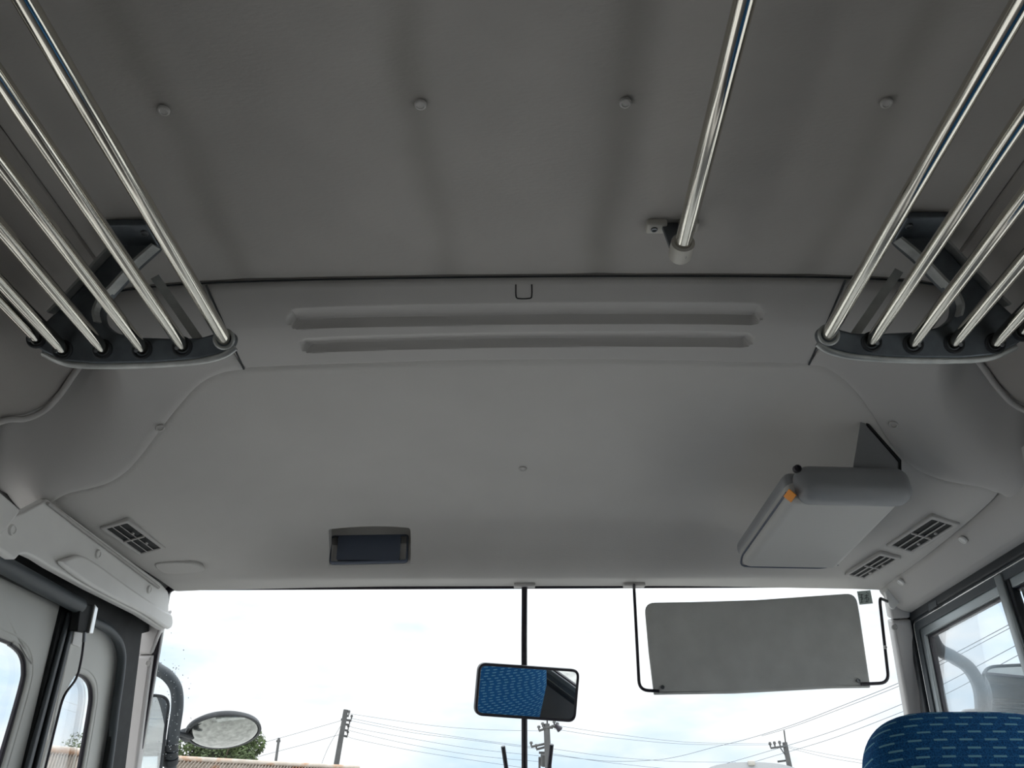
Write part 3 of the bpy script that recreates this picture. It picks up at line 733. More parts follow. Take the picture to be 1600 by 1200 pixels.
# ------------------------------------------------------------------ luggage racks
RPO = Vector((0, 1.035, CZ+.685))
RP = Plane(RPO, (1, 0, 0), (0, -.43, .903))
rail_px = [(350, 528), (285, 540), (222, 544), (160, 544), (98, 545), (57, 527)]
outline = [(367, 524), (363, 540), (346, 551), (310, 560), (240, 566), (150, 568), (100, 564), (64, 548), (47, 534), (50, 522), (80, 494), (103, 473), (140, 433), (168, 402), (188, 383),
           (172, 347), (196, 343), (236, 342), (248, 350), (252, 376), (244, 388), (213, 416), (180, 452), (164, 470), (157, 488), (160, 506), (176, 519), (210, 527), (270, 529), (312, 528), (336, 521), (354, 513)]
def make_rack(side):
    s = -1 if side == 'left' else 1
    mx = (lambda x: x) if s < 0 else (lambda x: -x)
    L = {'left': 'steel luggage rack with long parallel tubes over the door side of the bus',
         'right': 'steel luggage rack with long parallel tubes over the driver side of the bus'}[side]
    t = thing('luggage_rack', (s*.6, 1.03, CZ+.69), L, 'luggage rack', 'overhead luggage racks')
    poly = [(mx(x), y) for x, y in RP.poly(outline)]
    if s > 0: poly = poly[::-1]
    sp = roundpoly(poly, .008, 4)
    plate('end_bracket', RP, sp, [], .020, .003, M['cast'], t, 35, 0.0 if RP.n.y < 0 else .02)
    face = -1 if RP.n.y > 0 else 1
    fn = RP.n*face                                             # towards the rear of the bus
    # lower rim, painted paler for the light it catches
    low = [RP.px(u, v) for u, v in ((364, 541), (346, 553), (310, 562), (240, 568), (150, 570), (100, 566), (64, 550))]
    bm = bmesh.new(); tube_bm(bm, smoothpoly([RP.w((mx(p[0]), p[1]))-fn*.008 for p in low], False, 4), .0065, 10)
    bmesh_obj('lit_rim', bm, M['castlight'], t, 60)
    # raised flanges on both edges of the arm, paler metal standing for their lit faces
    for pts in (((84, 490), (103, 471), (140, 431), (168, 400), (186, 383)), ((157, 505), (154, 488), (163, 468), (181, 449), (214, 413), (245, 386))):
        bm = bmesh.new(); P = [RP.w((mx(p[0]), p[1])) for p in RP.poly(pts)]
        P = smoothpoly(P, False, 3)
        for i in range(len(P)-1):
            a, b = Vector(P[i]), Vector(P[i+1]); dd = (b-a); ln = dd.length; dd.normalize(); sd = fn.cross(dd)
            box_bm(bm, (a+b)/2+fn*.004, (ln*1.08, .004, .026), frame_rot(dd, sd, fn))
        bmesh_obj('flange', bm, M['castlight'], t, 30)
    # mounting foot against the ceiling with screws
    fc = RP.w((mx(RP.px(210, 357)[0]), RP.px(210, 357)[1]))
    fz = float(Hr(fc.x, fc.y))
    mf = box('mounting_foot', (fc.x, fc.y-.008, fz-.008), (.080, .055, .014), M['cast'], t, bev=.004)
    for k in (-.030, .030):
        disc('screw', (fc.x+k, fc.y-.018, fz-.0155), (0, 0, -1), .006, .003, M['screw'], mf, dish=.7, seg=12)
    # strap behind the bracket
    a, b = RP.px(226, 425), RP.px(305, 532)
    A = RP.w((mx(a[0]), a[1]))-fn*.035; B = RP.w((mx(b[0]), b[1]))-fn*.02
    dd = (B-A).normalized(); sd = Vector((0, 1, 0)).cross(dd).normalized()
    box('strap', (A+B)/2, ((B-A).length, .014, .0025), M['castlight'], t, rot=frame_rot(dd, sd, dd.cross(sd)))
    for i, (u, v) in enumerate(rail_px):
        p = RP.px(u, v); w = RP.w((mx(p[0]), p[1])); r = .0108 if i == 0 else .0095
        w = w+Vector((0, .004, 0))
        rail = tube('rail', [w, w+Vector((0, -.6, 0)), w+Vector((0, -2.2, 0)), w+Vector((0, -4.2, 0))], r, M['steel'], t, 24)
        bm = bmesh.new()
        ring = [w+fn*.0035+(Vector((math.cos(q), 0, 0))+RP.ey*math.sin(q))*(r+.004) for q in [2*math.pi*k/24 for k in range(24)]]
        tor = ring+[ring[0], ring[1]]; tube_bm(bm, tor, .003, 8, False)
        bmesh_obj('socket_ring', bm, M['castlight'] if i == 0 else M['rubber'], rail, 60)
        if i: disc('set_screw', w+fn*.006+Vector((-s*(-.004), -.006, -.007)), fn, .0030, .002, M['screw'], rail, seg=10)
    return t
make_rack('left'); make_rack('right')

# ------------------------------------------------------------------ roof grab pole
pz = CZ+.772
pe_ = on_z(1064, 392, pz); px_ = pe_.x
gp = thing('grab_pole', (px_, pe_.y, pz), 'steel grab pole running along the roof with a beige end bracket', 'grab pole')
tube('tube', [(px_, pe_.y, pz), (px_-.001, -.5, pz), (px_-.002, -2.6, pz)], .0122, M['steel'], gp, 28)
bm = bmesh.new(); prof = [(.0, .0125), (.001, .0175), (.030, .0175), (.034, .015), (.035, .004)]
y0 = pe_.y-.020
rings = []
for dy, rr in [(0, .0125)]+[(a, b) for a, b in prof[1:]]:
    rings.append([bm.verts.new((px_+rr*math.cos(q), y0+dy, pz+rr*math.sin(q))) for q in [2*math.pi*k/32 for k in range(32)]])
for A, B in zip(rings, rings[1:]):
    for k in range(32): bm.faces.new((A[k], A[(k+1) % 32], B[(k+1) % 32], B[k]))
bm.faces.new(rings[-1]); col_ = bmesh_obj('collar', bm, M['beige'], gp, 50)
disc('set_screw', (px_+.002, y0+.015, pz-.0150), (0, 0, -1), .004, .002, M['screw'], col_, seg=14)
ft = on_H(1021, 349, Hr)
fzz = float(Hr(ft.x, ft.y))
ft0 = box('foot', (ft.x+.004, ft.y, fzz-.006), (.032, .024, .013), M['beige'], gp, bev=.004)
box('foot', (px_+(px_-ft.x)-.004, ft.y, fzz-.006), (.032, .024, .013), M['beige'], gp, bev=.004)
disc('screw', (ft.x, ft.y, fzz-.0125), (0, 0, -1), .0055, .0025, M['screw'], ft0, dish=.8, seg=14)
pw = Plane((0, ft.y+.002, fzz), (1, 0, 0), (0, .035, .080)); dz = -(fzz-pz)*1.07
plate('web', pw, [(ft.x+.012, 0), (px_+(px_-ft.x)-.012, 0), (px_+.016, dz), (px_-.016, dz)], [], .006, .001, M['cast'], gp, 35, .003)

# ------------------------------------------------------------------ air vents
def vent(quad, label, flip):
    """quad: far-left .. pixel corners of the outer frame on the dome surface"""
    P = [on_H(u, v) for u, v in quad]; c = sum(P, Vector())/4
    ex = ((P[1]-P[0])+(P[2]-P[3])).normalized(); n = Hnorm(c.x, c.y)
    ex = (ex-n*ex.dot(n)).normalized(); ey = n.cross(ex)
    if ((P[3]-P[0])).dot(ey) < 0: ey = -ey
    L = ((P[1]-P[0]).length+(P[2]-P[3]).length)/2; Wd = ((P[3]-P[0]).length+(P[2]-P[1]).length)/2
    print('vent', round(L, 3), round(Wd, 3), tuple(round(a, 3) for a in c))
    t = thing('air_vent', c, label, 'air vent', 'air vents in the front ceiling corners')
    pl = Plane(c, ex, ey); sgn = 1 if pl.n.dot(n) > 0 else -1
    h, w = L/2, Wd/2
    off = 0
    for a in np.linspace(-1, 1, 9):
        for b in np.linspace(-1, 1, 7):
            q = c+ex*h*a+ey*w*b; q.z = float(Hf(q.x, q.y)); off = max(off, (q-c).dot(n))
    c = c+n*(off+.0005); pl = Plane(c, ex, ey)
    rc = lambda a, b, r: roundpoly([(-a, -b), (a, -b), (a, b), (-a, b)], r)
    k = .72
    def P_(name, o, hl, th, bv, m, top): return plate(name, pl, o, hl, th, bv, m, t, 35, top if sgn > 0 else -top+th)
    fr0 = P_('frame', rc(h, w, .006), [rc(h*.86, w*k, .002)], .010, .003, M['plastic'], .0035)
    P_('duct', rc(h*.86, w*k, .002), [], .002, 0, M['dark'], .0004)
    nn = pl.n*sgn
    for j in (-.36, .30):
        for si in (-1, 1):
            cc = c+ex*si*h*.43+ey*j*w*k+nn*.0025
            ax = (ey*.75+nn*.5).normalized()
            box('vane', cc, (h*.84, .0024, .0012), M['plastic'], fr0, rot=frame_rot(ex, ax, ex.cross(ax)))
    box('divider', c+nn*.0022, (.0040, w*k*2, .004), M['plastic'], t, rot=frame_rot(ex, ey, ex.cross(ey)))
    for si in (-1, 1):
        box('thumb_tab', c+ex*si*h*.35+ey*w*.40+nn*.005, (.007, .005, .004), M['plastic'], t, rot=frame_rot(ex, ey, ex.cross(ey)), bev=.0015)
    return t
vent([(152, 816), (204, 815), (260, 859), (216, 862)][0:1]+[(216, 862), (262, 860), (202, 815)], 'dark slatted air vent in pale ceiling corner above the bus door', False)
vent([(1384, 856), (1450, 809), (1508, 810), (1425, 859)], 'slatted air vent over the driver window, nearer and larger of the pair', True)
vent([(1318, 899), (1372, 863), (1412, 865), (1352, 900)], 'slatted air vent nearest the windscreen, beside the hanging console', True)

# ------------------------------------------------------------------ display recessed in the dome
C = clk_c
ck = thing('display_unit', C, 'dark rectangular display set in the ceiling above the windscreen', 'display')
# the body stands square to the viewers' side: its face tilts back and down
fy = C.y-.012
cb = on_H(577, 883)
cp = Plane((0, cb.y-.004, cb.z), (1, 0, 0), (0, .12, 1)); s_ = 1 if cp.n.y < 0 else -1
def cpl(name, pts, hl, th, bv, m, off, r=.006):
    o = roundpoly(cp.poly(pts), r); return plate(name, cp, o, [roundpoly(cp.poly(x), .002) for x in hl], th, bv, m, ck, 35, off if s_ > 0 else -off+th)
cpl('housing', [(495, 800), (660, 800), (660, 880), (495, 884)], [], .006, .001, M['dome'], -.004, .002)
cpl('bezel', [(518, 838), (639, 836), (637, 879), (515, 882)], [[(532, 841.5), (625, 841.5), (622, 875), (529, 875)]], .014, .004, M['clockbody'], .008, .009)
cpl('screen', [(530, 840), (627, 840), (624, 876), (527, 876)], [], .004, 0, M['screen'], 0.0, .001)

# ------------------------------------------------------------------ fold-down console
near = CL+ray(1322, 788)*1.46; far = CL+ray(1234, 890)*1.72
dv = (far-near); LN = dv.length; ey = dv.normalized()
ex = Vector((1, 0, 0)); ex = (ex-ey*ex.dot(ey)).normalized(); ez = ex.cross(ey)
cn = thing('overhead_console', (near+far)/2, 'grey padded fold-down box hanging from the ceiling over the driver seat', 'overhead console')
rot = frame_rot(ex, ey, ez)
wn0, wn1 = .212, .208
mid = (near+far)/2
print('console', near, far, LN, ez)
box('body', mid+ez*.026-ey*.002, (wn0, LN+.010, .050), M['console'], cn, rot=rot, bev=.018, seg=5)
box('base_tray', mid+ez*.046+ey*.004, (wn0+.004, LN+.020, .040), M['pad'], cn, rot=rot, bev=.018, seg=5)
box('end_pad', near+ez*.032-ey*.010+ex*.014, (wn0+.002, .060, .070), M['pad'], cn, rot=rot, bev=.027, seg=6)
# bright trim line around the far rim and left side
rimz = ez*.016
hw = wn0/2+.001
Bp = [near-ex*hw+rimz*1.3, near+ey*(LN-.02)-ex*hw+rimz*1.3, far-ex*(hw-.002)+ey*.004+rimz*.5, far-ex*(hw-.03)+ey*.007+rimz*.5, far+ex*(hw-.03)+ey*.007+rimz*.5, far+ex*(hw-.002)-ey*.01+rimz*.6]
tube('rim_bead', bend(Bp, .02, 6), .0022, M['clockbody'], cn, 8)
lq = near-ex*(hw-.003)-ey*.006+ez*.012
box('orange_label', lq, (.017, .030, .0016), M['orange'], cn, rot=rot @ Matrix.Rotation(R(48), 3, 'Y'), bev=.0004)
hk = CL+ray(1245, 733)*1.47
disc('hinge_knob', hk, (0, -1, -.2), .0075, .008, M['rod'], cn)
# triangular hanger up to the ceiling
hy = near.y+.005
HP = Plane((0, hy, near.z+.05), (1, 0, 0), (0, -.10, 1)); tri = HP.poly([(1345, 656), (1403, 722), (1406, 750), (1330, 750)])
plate('hanger_plate', HP, tri, [], .004, .001, M['pad'], cn, 35, .002)
plate('hanger_edge', HP, HP.poly([(1345, 654), (1349, 655), (1407, 720), (1407, 750), (1403, 750), (1403, 723)]), [], .010, .001, M['dark'], cn, 35, .005)
tt = HP.w(tri[0]); hz = on_H(1345, 656)
print('hanger top', tt, 'surface', hz)
bm = bmesh.new(); tube_bm(bm, [tt, (tt.x, tt.y+.02, float(Hf(tt.x, tt.y+.02))+.004)], .003, 8); bmesh_obj('hanger_bolt', bm, M['pad'], cn, 50)

# ------------------------------------------------------------------ interior mirror and pole
ymir = 1.925
mp0 = on_H(818, 913)
mr = thing('rear_view_mirror', (on_y(820, 1082, 1.95).x, 1.95, on_y(820, 1082, 1.95).z), 'wide black-rimmed interior mirror on a thin pole, reflecting blue seat fabric', 'mirror')
pp = Plane((0, mp0.y-.004, mp0.z), (1, 0, 0), (0, 1, -.25))
def mount(u0, u1, v0, v1, parent, name='mount_plate'):
    a = on_H((u0+u1)/2, (v0+v1)/2); n = Hnorm(a.x, a.y); w = (u1-u0)/F*2.0
    ex_ = (Vector((1, 0, 0))-n*n.x).normalized()
    box(name, a+n*.004, (w, .026, .008), M['plastic'], parent, rot=frame_rot(ex_, n.cross(ex_), n), bev=.002)
    return a
ma = mount(803, 836, 907, 918, mr)
pb_ = on_y(819.5, 1195, 1.975)
tube('pole', [(ma.x, ma.y+.004, ma.z-.001), tuple(on_y(819, 1000, 1.955)), tuple(pb_), tuple(on_y(821, 1420, 2.03))], [.0072, .0070, .0068, .0068], M['rod'], mr, 16)
# mirror normal: bisects the line to the lens and the line to the driver's seat front
Mc = on_y(823, 1082, 1.945)
S = Vector((.70, 1.20, CZ-.14))
nm = ((CL-Mc).normalized()+(S-Mc).normalized()).normalized()
exm = Vector((0, 0, 1)).cross(nm); exm = -exm if exm.x < 0 else exm
eym = nm.cross(exm); eym = -eym if eym.z < 0 else eym
MPl = Plane(Mc, exm, eym)
sg = 1 if MPl.n.dot(nm) > 0 else -1
mo = roundpoly(MPl.poly([(748, 1035), (906, 1046), (899, 1129), (741, 1118)]), .020, 8)
def mpl(name, o, hl, th, bv, m, off, par=mr): return plate(name, MPl, o, hl, th, bv, m, par, 35, off if sg > 0 else -off+th)
fr_ = mpl('mirror_frame', mo, [grow(mo, -.0065)], .016, .003, M['rod'], .003)
mpl('mirror_back', grow(mo, -.004), [], .008, .003, M['rod'], -.004)
mpl('mirror_glass', grow(mo, -.005), [], .003, 0, M['mirror'], .0, fr_)
box('clamp', Mc-nm*.018, (.022, .022, .04), M['rod'], mr, bev=.003)

# ------------------------------------------------------------------ sun visor
yv = 1.885
vs_ = thing('sun_visor', on_y(1185, 1000, yv), 'grey rectangular sun visor hanging on dark rods before the driver windscreen', 'sun visor')
VP = Plane((0, yv, 0), (1, 0, 0), (0, 0, 1)); sv = 1 if VP.n.y < 0 else -1
def vpl(name, pts, rad, th, bv, m, off=0.): return plate(name, VP, roundpoly(VP.poly(pts), rad), [], th, bv, m, vs_, 35, off if sv > 0 else -off+th)
vpan = vpl('panel', [(1007, 941), (1080, 940), (1180, 937), (1338, 926), (1344, 960), (1361, 1074), (1300, 1075), (1150, 1083), (1022, 1085), (1014, 1020)], [.025, 0, 0, .03, 0, .003, 0, 0, .003, 0], .012, .005, M['visor'])
a = mount(974, 1007, 907, 917, vs_)
r1 = bend([(a.x, a.y, a.z), on_y(991, 925, yv), on_y(999, 1078, yv), on_y(1030, 1080, yv)], .022)
tube('rod', r1, .0036, M['rod'], vs_, 12)
pa = on_plane(1387, 940, WSp(.03).o, WS.n)
r2 = bend([pa, on_y(1374, 934, yv), on_y(1389, 1067, yv), on_y(1345, 1069, yv)], .022)
tube('rod', r2, .0036, M['rod'], vs_, 12)
wp = WSp(.032)
plate_n('mount_plate', wp, roundpoly(wp.poly([(1380, 925), (1389, 914), (1395, 918), (1402, 942), (1393, 952), (1388, 948)]), .003), [], .010, .002, M['header'], vs_, off=.010)
nub = on_y(1382, 1012, yv); disc('clip', nub+Vector((0, -.003, 0)), (0, -1, 0), .004, .004, M['plastic'], vs_, seg=12)
for u, v in ((1035, 1074), (1341, 1064)):
    p = on_y(u, v, yv); disc('screw', p+Vector((0, -.002, 0)), (0, -1, 0), .0045, .003, M['screw'], vpan, dish=.7, seg=16)

# inspection sticker on the glass
st = thing('inspection_sticker', on_plane(1350, 934, WSp(0).o, WS.n), 'small square translucent sticker on the windscreen, upper right corner', 'sticker')
sp_ = WSp(-.004)
M['sticker'] = mat('pale_green_sticker', (.42, .48, .45), .6)
plate_n('backing', sp_, sp_.poly([(1339, 924), (1360, 922), (1364, 943), (1343, 945)]), [], .0006, 0, M['sticker'], st)
sp2 = WSp(-.0025)
ink = bmesh.new()
def ink_line(pts, r=.0006):
    tube_bm(ink, [on_plane(u, v, sp2.o, WS.n) for u, v in pts], r, 5)
for pts in ([(1343, 930), (1349, 929)], [(1346, 928), (1346.5, 941)], [(1344, 941.5), (1349, 941)], [(1343.5, 934), (1346, 932.5), (1348.5, 935), (1346.5, 937.5)],
            [(1351, 931), (1357, 930)], [(1353.5, 928), (1354.5, 941)], [(1351.5, 941), (1357, 940.5)], [(1351, 936), (1353, 933.5), (1356, 933), (1358, 936), (1356, 938.5)],
            [(1353, 925.5), (1355, 925)], [(1355.5, 927), (1357, 928)], [(1341, 929), (1343.5, 928)]):
    ink_line(pts)
bmesh_obj('lettering', ink, M['dark'], st, 60)

# raindrops dried on the glass, lower left
bm = bmesh.new(); rnd = random.Random(7); q = WSp(-.004)
for k in range(90):
    u = rnd.gauss(268, 10) if k < 60 else rnd.uniform(232, 300); v = rnd.uniform(1040, 1185) if k < 60 else rnd.uniform(985, 1195)
    c = on_plane(u, v, q.o, WS.n); r = rnd.uniform(.0006, .0017)
    vs = [bm.verts.new(c+(WS.ex*math.cos(a)+WS.ey*math.sin(a))*r) for a in [k2*math.pi/4 for k2 in range(8)]]
    t_ = bm.verts.new(c+WS.n*r*.5)
    for i in range(8): bm.faces.new((vs[i], vs[(i+1) % 8], t_))
    bm.faces.new(vs[::-1])
o = bmesh_obj('raindrops', bm, M['dot']); tag(o, 'tiny pale dried raindrops on the lower left windscreen', 'raindrops', None, 'stuff')
# wiper sticks low in the windscreen
for pts, lab in ((((786, 1166), (791, 1200), (800, 1420)), 'short black upright wiper blade tip left of the mirror pole'),
                 (((862, 1163), (858, 1200), (852, 1420)), 'short black upright wiper blade tip right of the mirror pole')):
    q = WSp(-.03); P = [on_plane(u, v, q.o, WS.n) for u, v in pts]
    t = tube('wiper_blade', P, .0055, M['rod'], None, 8); tag(t, lab, 'wiper', 'wiper blades on the windscreen')

# ------------------------------------------------------------------ driver's seat
def seat():
    hx = on_y(1497, 1118, 1.17); cx = hx.x; ztop_ = on_y(1497, 1116, 1.17).z
    t = thing('driver_seat', (cx, 1.0, 0.45), 'blue high-backed driver seat with pale dash pattern under the right window', 'seat')
    def body(name, rows, m, nseg=40, e=3.2):
        bm = bmesh.new(); rings = []
        for (z, yc, hw, ht) in rows:
            ring = []
            for k in range(nseg):
                q = 2*math.pi*k/nseg; c, s = math.cos(q), math.sin(q)
                ring.append(bm.verts.new((cx+hw*math.copysign(abs(c)**(2/e), c), yc+ht*math.copysign(abs(s)**(2/e), s), z)))
            rings.append(ring)
        for A, B in zip(rings, rings[1:]):
            for k in range(nseg): bm.faces.new((A[k], A[(k+1) % nseg], B[(k+1) % nseg], B[k]))
        bm.faces.new(rings[0][::-1]); bm.faces.new(rings[-1])
        return bmesh_obj(name, bm, m, t, 70)
    Z = ztop_
    hrow = []
    for k in range(15):
        a = k/14*math.pi/2                         # rounded crown
        hrow.append((Z-.085+.085*math.sin(a), 1.165, .042+.101*math.cos(a)**.75, .012+.040*math.cos(a)**.7))
    body('headrest', [(Z-.20, 1.155, .135, .048), (Z-.15, 1.16, .143, .054), (Z-.11, 1.163, .144, .053)]+hrow, M['seat'])
    b = [(Z-.80, 1.11, .235, .05), (Z-.78, 1.115, .245, .062), (Z-.5, 1.13, .25, .064), (Z-.30, 1.145, .235, .062), (Z-.20, 1.15, .205, .058), (Z-.16, 1.155, .175, .05), (Z-.14, 1.155, .14, .03)]
    body('backrest', b, M['seat'])
    box('seat_cushion', (cx, 1.36, .46), (.50, .50, .13), M['seat'], t, bev=.045, seg=5)
    box('pedestal', (cx, 1.33, .19), (.36, .38, .38), M['dark'], t, bev=.02)
    # piping seam of the headrest cushion
    zz = Z-.15
    seam = smoothpoly([(cx-.138, 1.180, Z-.09), (cx-.125, 1.205, zz+.02), (cx-.09, 1.212, zz-.005), (cx, 1.214, zz-.012), (cx+.09, 1.212, zz-.005), (cx+.125, 1.205, zz+.02), (cx+.138, 1.180, Z-.09)], False, 5)
    tube('piping', seam, .0018, M['seat'], t, 6)
    return t
seat()

# ------------------------------------------------------------------ exterior mirrors
lm = thing('side_mirror', at_d(262, 1170, 2.35), 'tall rectangular side mirror on a thick curved arm outside the windscreen, by the door', 'side mirror')
DD = 2.36
def ad(pts, d=DD): return [at_d(u, v, d) for u, v in pts]
tube('arm', smoothpoly(ad([(205, 1000), (240, 1040), (262, 1056), (275, 1076), (277, 1105), (272, 1140), (268, 1175), (262, 1260)]), False, 6), .0175, M['arm'], lm, 20)
PMc = at_d(247, 1142, DD-.02)
nml = (Vector((.62, -.74, -.20))).normalized()
exl = Vector((0, 0, 1)).cross(nml); exl = -exl if exl.x < 0 else exl
ML = Plane(PMc, exl, (0, 0, 1)); sgl = 1 if ML.n.dot(nml) > 0 else -1
mlo = roundpoly(ML.poly([(205, 1083), (267, 1087), (261, 1130), (250, 1225), (190, 1225)]), [.02, .045, .02, .03, .03], 8)
plate('shell', ML, grow(mlo, .004), [], .03, .010, M['rubber'], lm, 35, -.004 if sgl > 0 else .034)
plate('mirror_rim', ML, grow(mlo, .002), [grow(mlo, -.007)], .012, .003, M['rubber'], lm, 35, .003 if sgl > 0 else .009)
plate('mirror_glass', ML, grow(mlo, -.005), [], .003, 0, M['mirror'], lm, 35, 0 if sgl > 0 else .003)
for v in (1160, 1172, 1184):
    tube('clamp_ring', ad([(266, v), (265, v+9)]), .024, M['rubber'], lm, 20)
# round convex mirror, looking down at the kerb
rm = thing('convex_mirror', at_d(350, 1142, 2.45), 'round convex kerb mirror tilted downwards outside the windscreen', 'side mirror')
c_ = at_d(349.5, 1142, 2.45)
rr_ = 56/F*2.45
A1 = (at_d(401, 1127, 2.45)-c_).normalized()
cu_ = (CL-c_).normalized()                       # towards the viewer
B1 = (cu_.cross(A1)).normalized(); B1 = -B1 if B1.z < 0 else B1
ratio = 29/56; tl = math.acos(ratio)
nr = (cu_*math.cos(tl)-B1*math.sin(tl)).normalized()     # tilted to look downwards
Bd = nr.cross(A1).normalized()
def lathe(name, prof, c, n, u, m, parent, seg=48):
    w = n.cross(u).normalized(); bm = bmesh.new(); rings = [[bm.verts.new(c+(u*math.cos(q)+w*math.sin(q))*a+n*b) for q in [2*math.pi*k/seg for k in range(seg)]] for a, b in prof]
    for A, B in zip(rings, rings[1:]):
        for k in range(seg): bm.faces.new((A[k], A[(k+1) % seg], B[(k+1) % seg], B[k]))
    bm.faces.new(rings[0][::-1]); bm.faces.new(rings[-1]); return bmesh_obj(name, bm, m, parent, 50)
lathe('shell', [(.03, -.022), (rr_*.85, -.018), (rr_*.985, -.008), (rr_, 0), (rr_, .005), (rr_*.93, .006), (rr_*.92, -.004), (.02, -.006)], c_, nr, A1, M['rubber'], rm)
lathe('mirror_glass', [(rr_*.94, -.003)]+[(rr_*.94*math.cos(a), -.003+.030*math.sin(a)) for a in np.linspace(0, 1.5, 14)[1:]], c_, nr, A1, M['mirror_worn'], rm)
box('bracket', c_-A1*(rr_*.97)-nr*.022, (.05, .04, .030), M['rubber'], rm, rot=frame_rot(A1, Bd, A1.cross(Bd)), bev=.006)
tube('stay', [at_d(272, 1143, DD), at_d(300, 1152, 2.42), c_-A1*(rr_*1.0)-nr*.02], .0075, M['rubber'], rm, 12)
# right-hand mirror seen through the driver's window
DR = 2.0
rmr = thing('side_mirror', at_d(1560, 1100, DR), 'side mirror on a curved grey arm outside the driver side window', 'side mirror')
tube('arm', smoothpoly([at_d(u, v, DR) for u, v in ((1440, 950), (1462, 1008), (1488, 1026), (1512, 1042), (1528, 1068), (1534, 1100), (1536, 1180), (1536, 1300))], False, 6), .0165, M['arm'], rmr, 20)
PMr = at_d(1580, 1110, DR-.02); nmr = Vector((-.55, -.82, -.05)).normalized()
exr = Vector((0, 0, 1)).cross(nmr); exr = -exr if exr.x < 0 else exr
MRp = Plane(PMr, exr, (0, 0, 1)); sgr = 1 if MRp.n.dot(nmr) > 0 else -1
mro = roundpoly(MRp.poly([(1533, 1041), (1628, 1036), (1640, 1230), (1548, 1230)]), .035, 8)
plate('shell', MRp, grow(mro, .004), [], .05, .015, M['rubber'], rmr, 35, -.004 if sgr > 0 else .054)
plate('mirror_rim', MRp, grow(mro, .002), [grow(mro, -.006)], .012, .003, M['rubber'], rmr, 35, .003 if sgr > 0 else .009)
plate('mirror_glass', MRp, grow(mro, -.005), [], .003, 0, M['mirror'], rmr, 35, 0 if sgr > 0 else .003)
b_ = plate('lower_mirror', MRp, roundpoly(MRp.poly([(1500, 1108), (1532, 1106), (1536, 1200), (1504, 1200)]), .012), [], .03, .006, M['pad'], rmr, 35, 0)

# ------------------------------------------------------------------ the yard outside
GZ = -.75
bm = bmesh.new(); bmesh.ops.create_grid(bm, x_segments=2, y_segments=2, size=260)
g = bmesh_obj('ground', bm, M['ground']); g.location = (0, 0, GZ); struct(g)
def gpt(u, v, d): return at_d(u, v, d)
# sheds with rusty corrugated roofs
def corrugated(bm, A, B, Cc, n, amp):
    """sheet from ridge A-B down to eave by vector Cc, n waves"""
    A, B, Cc = Vector(A), Vector(B), Vector(Cc); nn = (B-A).cross(Cc).normalized(); N = n*6; rows = []
    for j in range(2):
        rows.append([bm.verts.new(A+(B-A)*(i/N)+Cc*j+nn*amp*math.sin(2*math.pi*i/6)) for i in range(N+1)])
    for i in range(N): bm.faces.new((rows[0][i], rows[0][i+1], rows[1][i+1], rows[1][i]))
def shed(uvA, uvB, d, name, label, n, drop, toward):
    A = at_d(*uvA, d[0]); B = at_d(*uvB, d[1])
    t = thing('shed', ((A.x+B.x)/2, (A.y+B.y)/2-1, GZ), label, 'shed', 'rusty sheds beside the yard')
    Cc = Vector((*toward, -drop))
    bm = bmesh.new(); corrugated(bm, A, B, Cc, n, .035); r = bmesh.ops.solidify(bm, geom=bm.faces[:], thickness=.015)
    bmesh_obj('roof', bm, M['rust'], t, 60)
    bm = bmesh.new()
    bk = Vector((-toward[0], -toward[1], 0))*.3
    c = [A+Cc*.97, B+Cc*.97, B+bk, A+bk]
    lo = [bm.verts.new((p.x, p.y, GZ)) for p in c]; hi = [bm.verts.new(p-Vector((0, 0, .12))) for p in c]
    for i in range(4): bm.faces.new((lo[i], lo[(i+1) % 4], hi[(i+1) % 4], hi[i]))
    bm.faces.new(hi); bmesh_obj('wall', bm, M['wall_ext'], t)
    bm = bmesh.new(); tube_bm(bm, [A+Vector((0, 0, .03)), B+Vector((0, 0, .03))], .07, 8); bmesh_obj('ridge_cap', bm, M['rust'], t, 60)
    return t
shed((268, 1187), (560, 1202), (20, 24), 'shed', 'long shed with rusty corrugated roof below the tree, seen through windscreen', 60, 1.5, (.3, -3.0))
shed((20, 1170), (215, 1187), (12, 14), 'shed', 'shed with rusty corrugated roof seen through the door window', 44, 1.5, (1.2, -2.4))
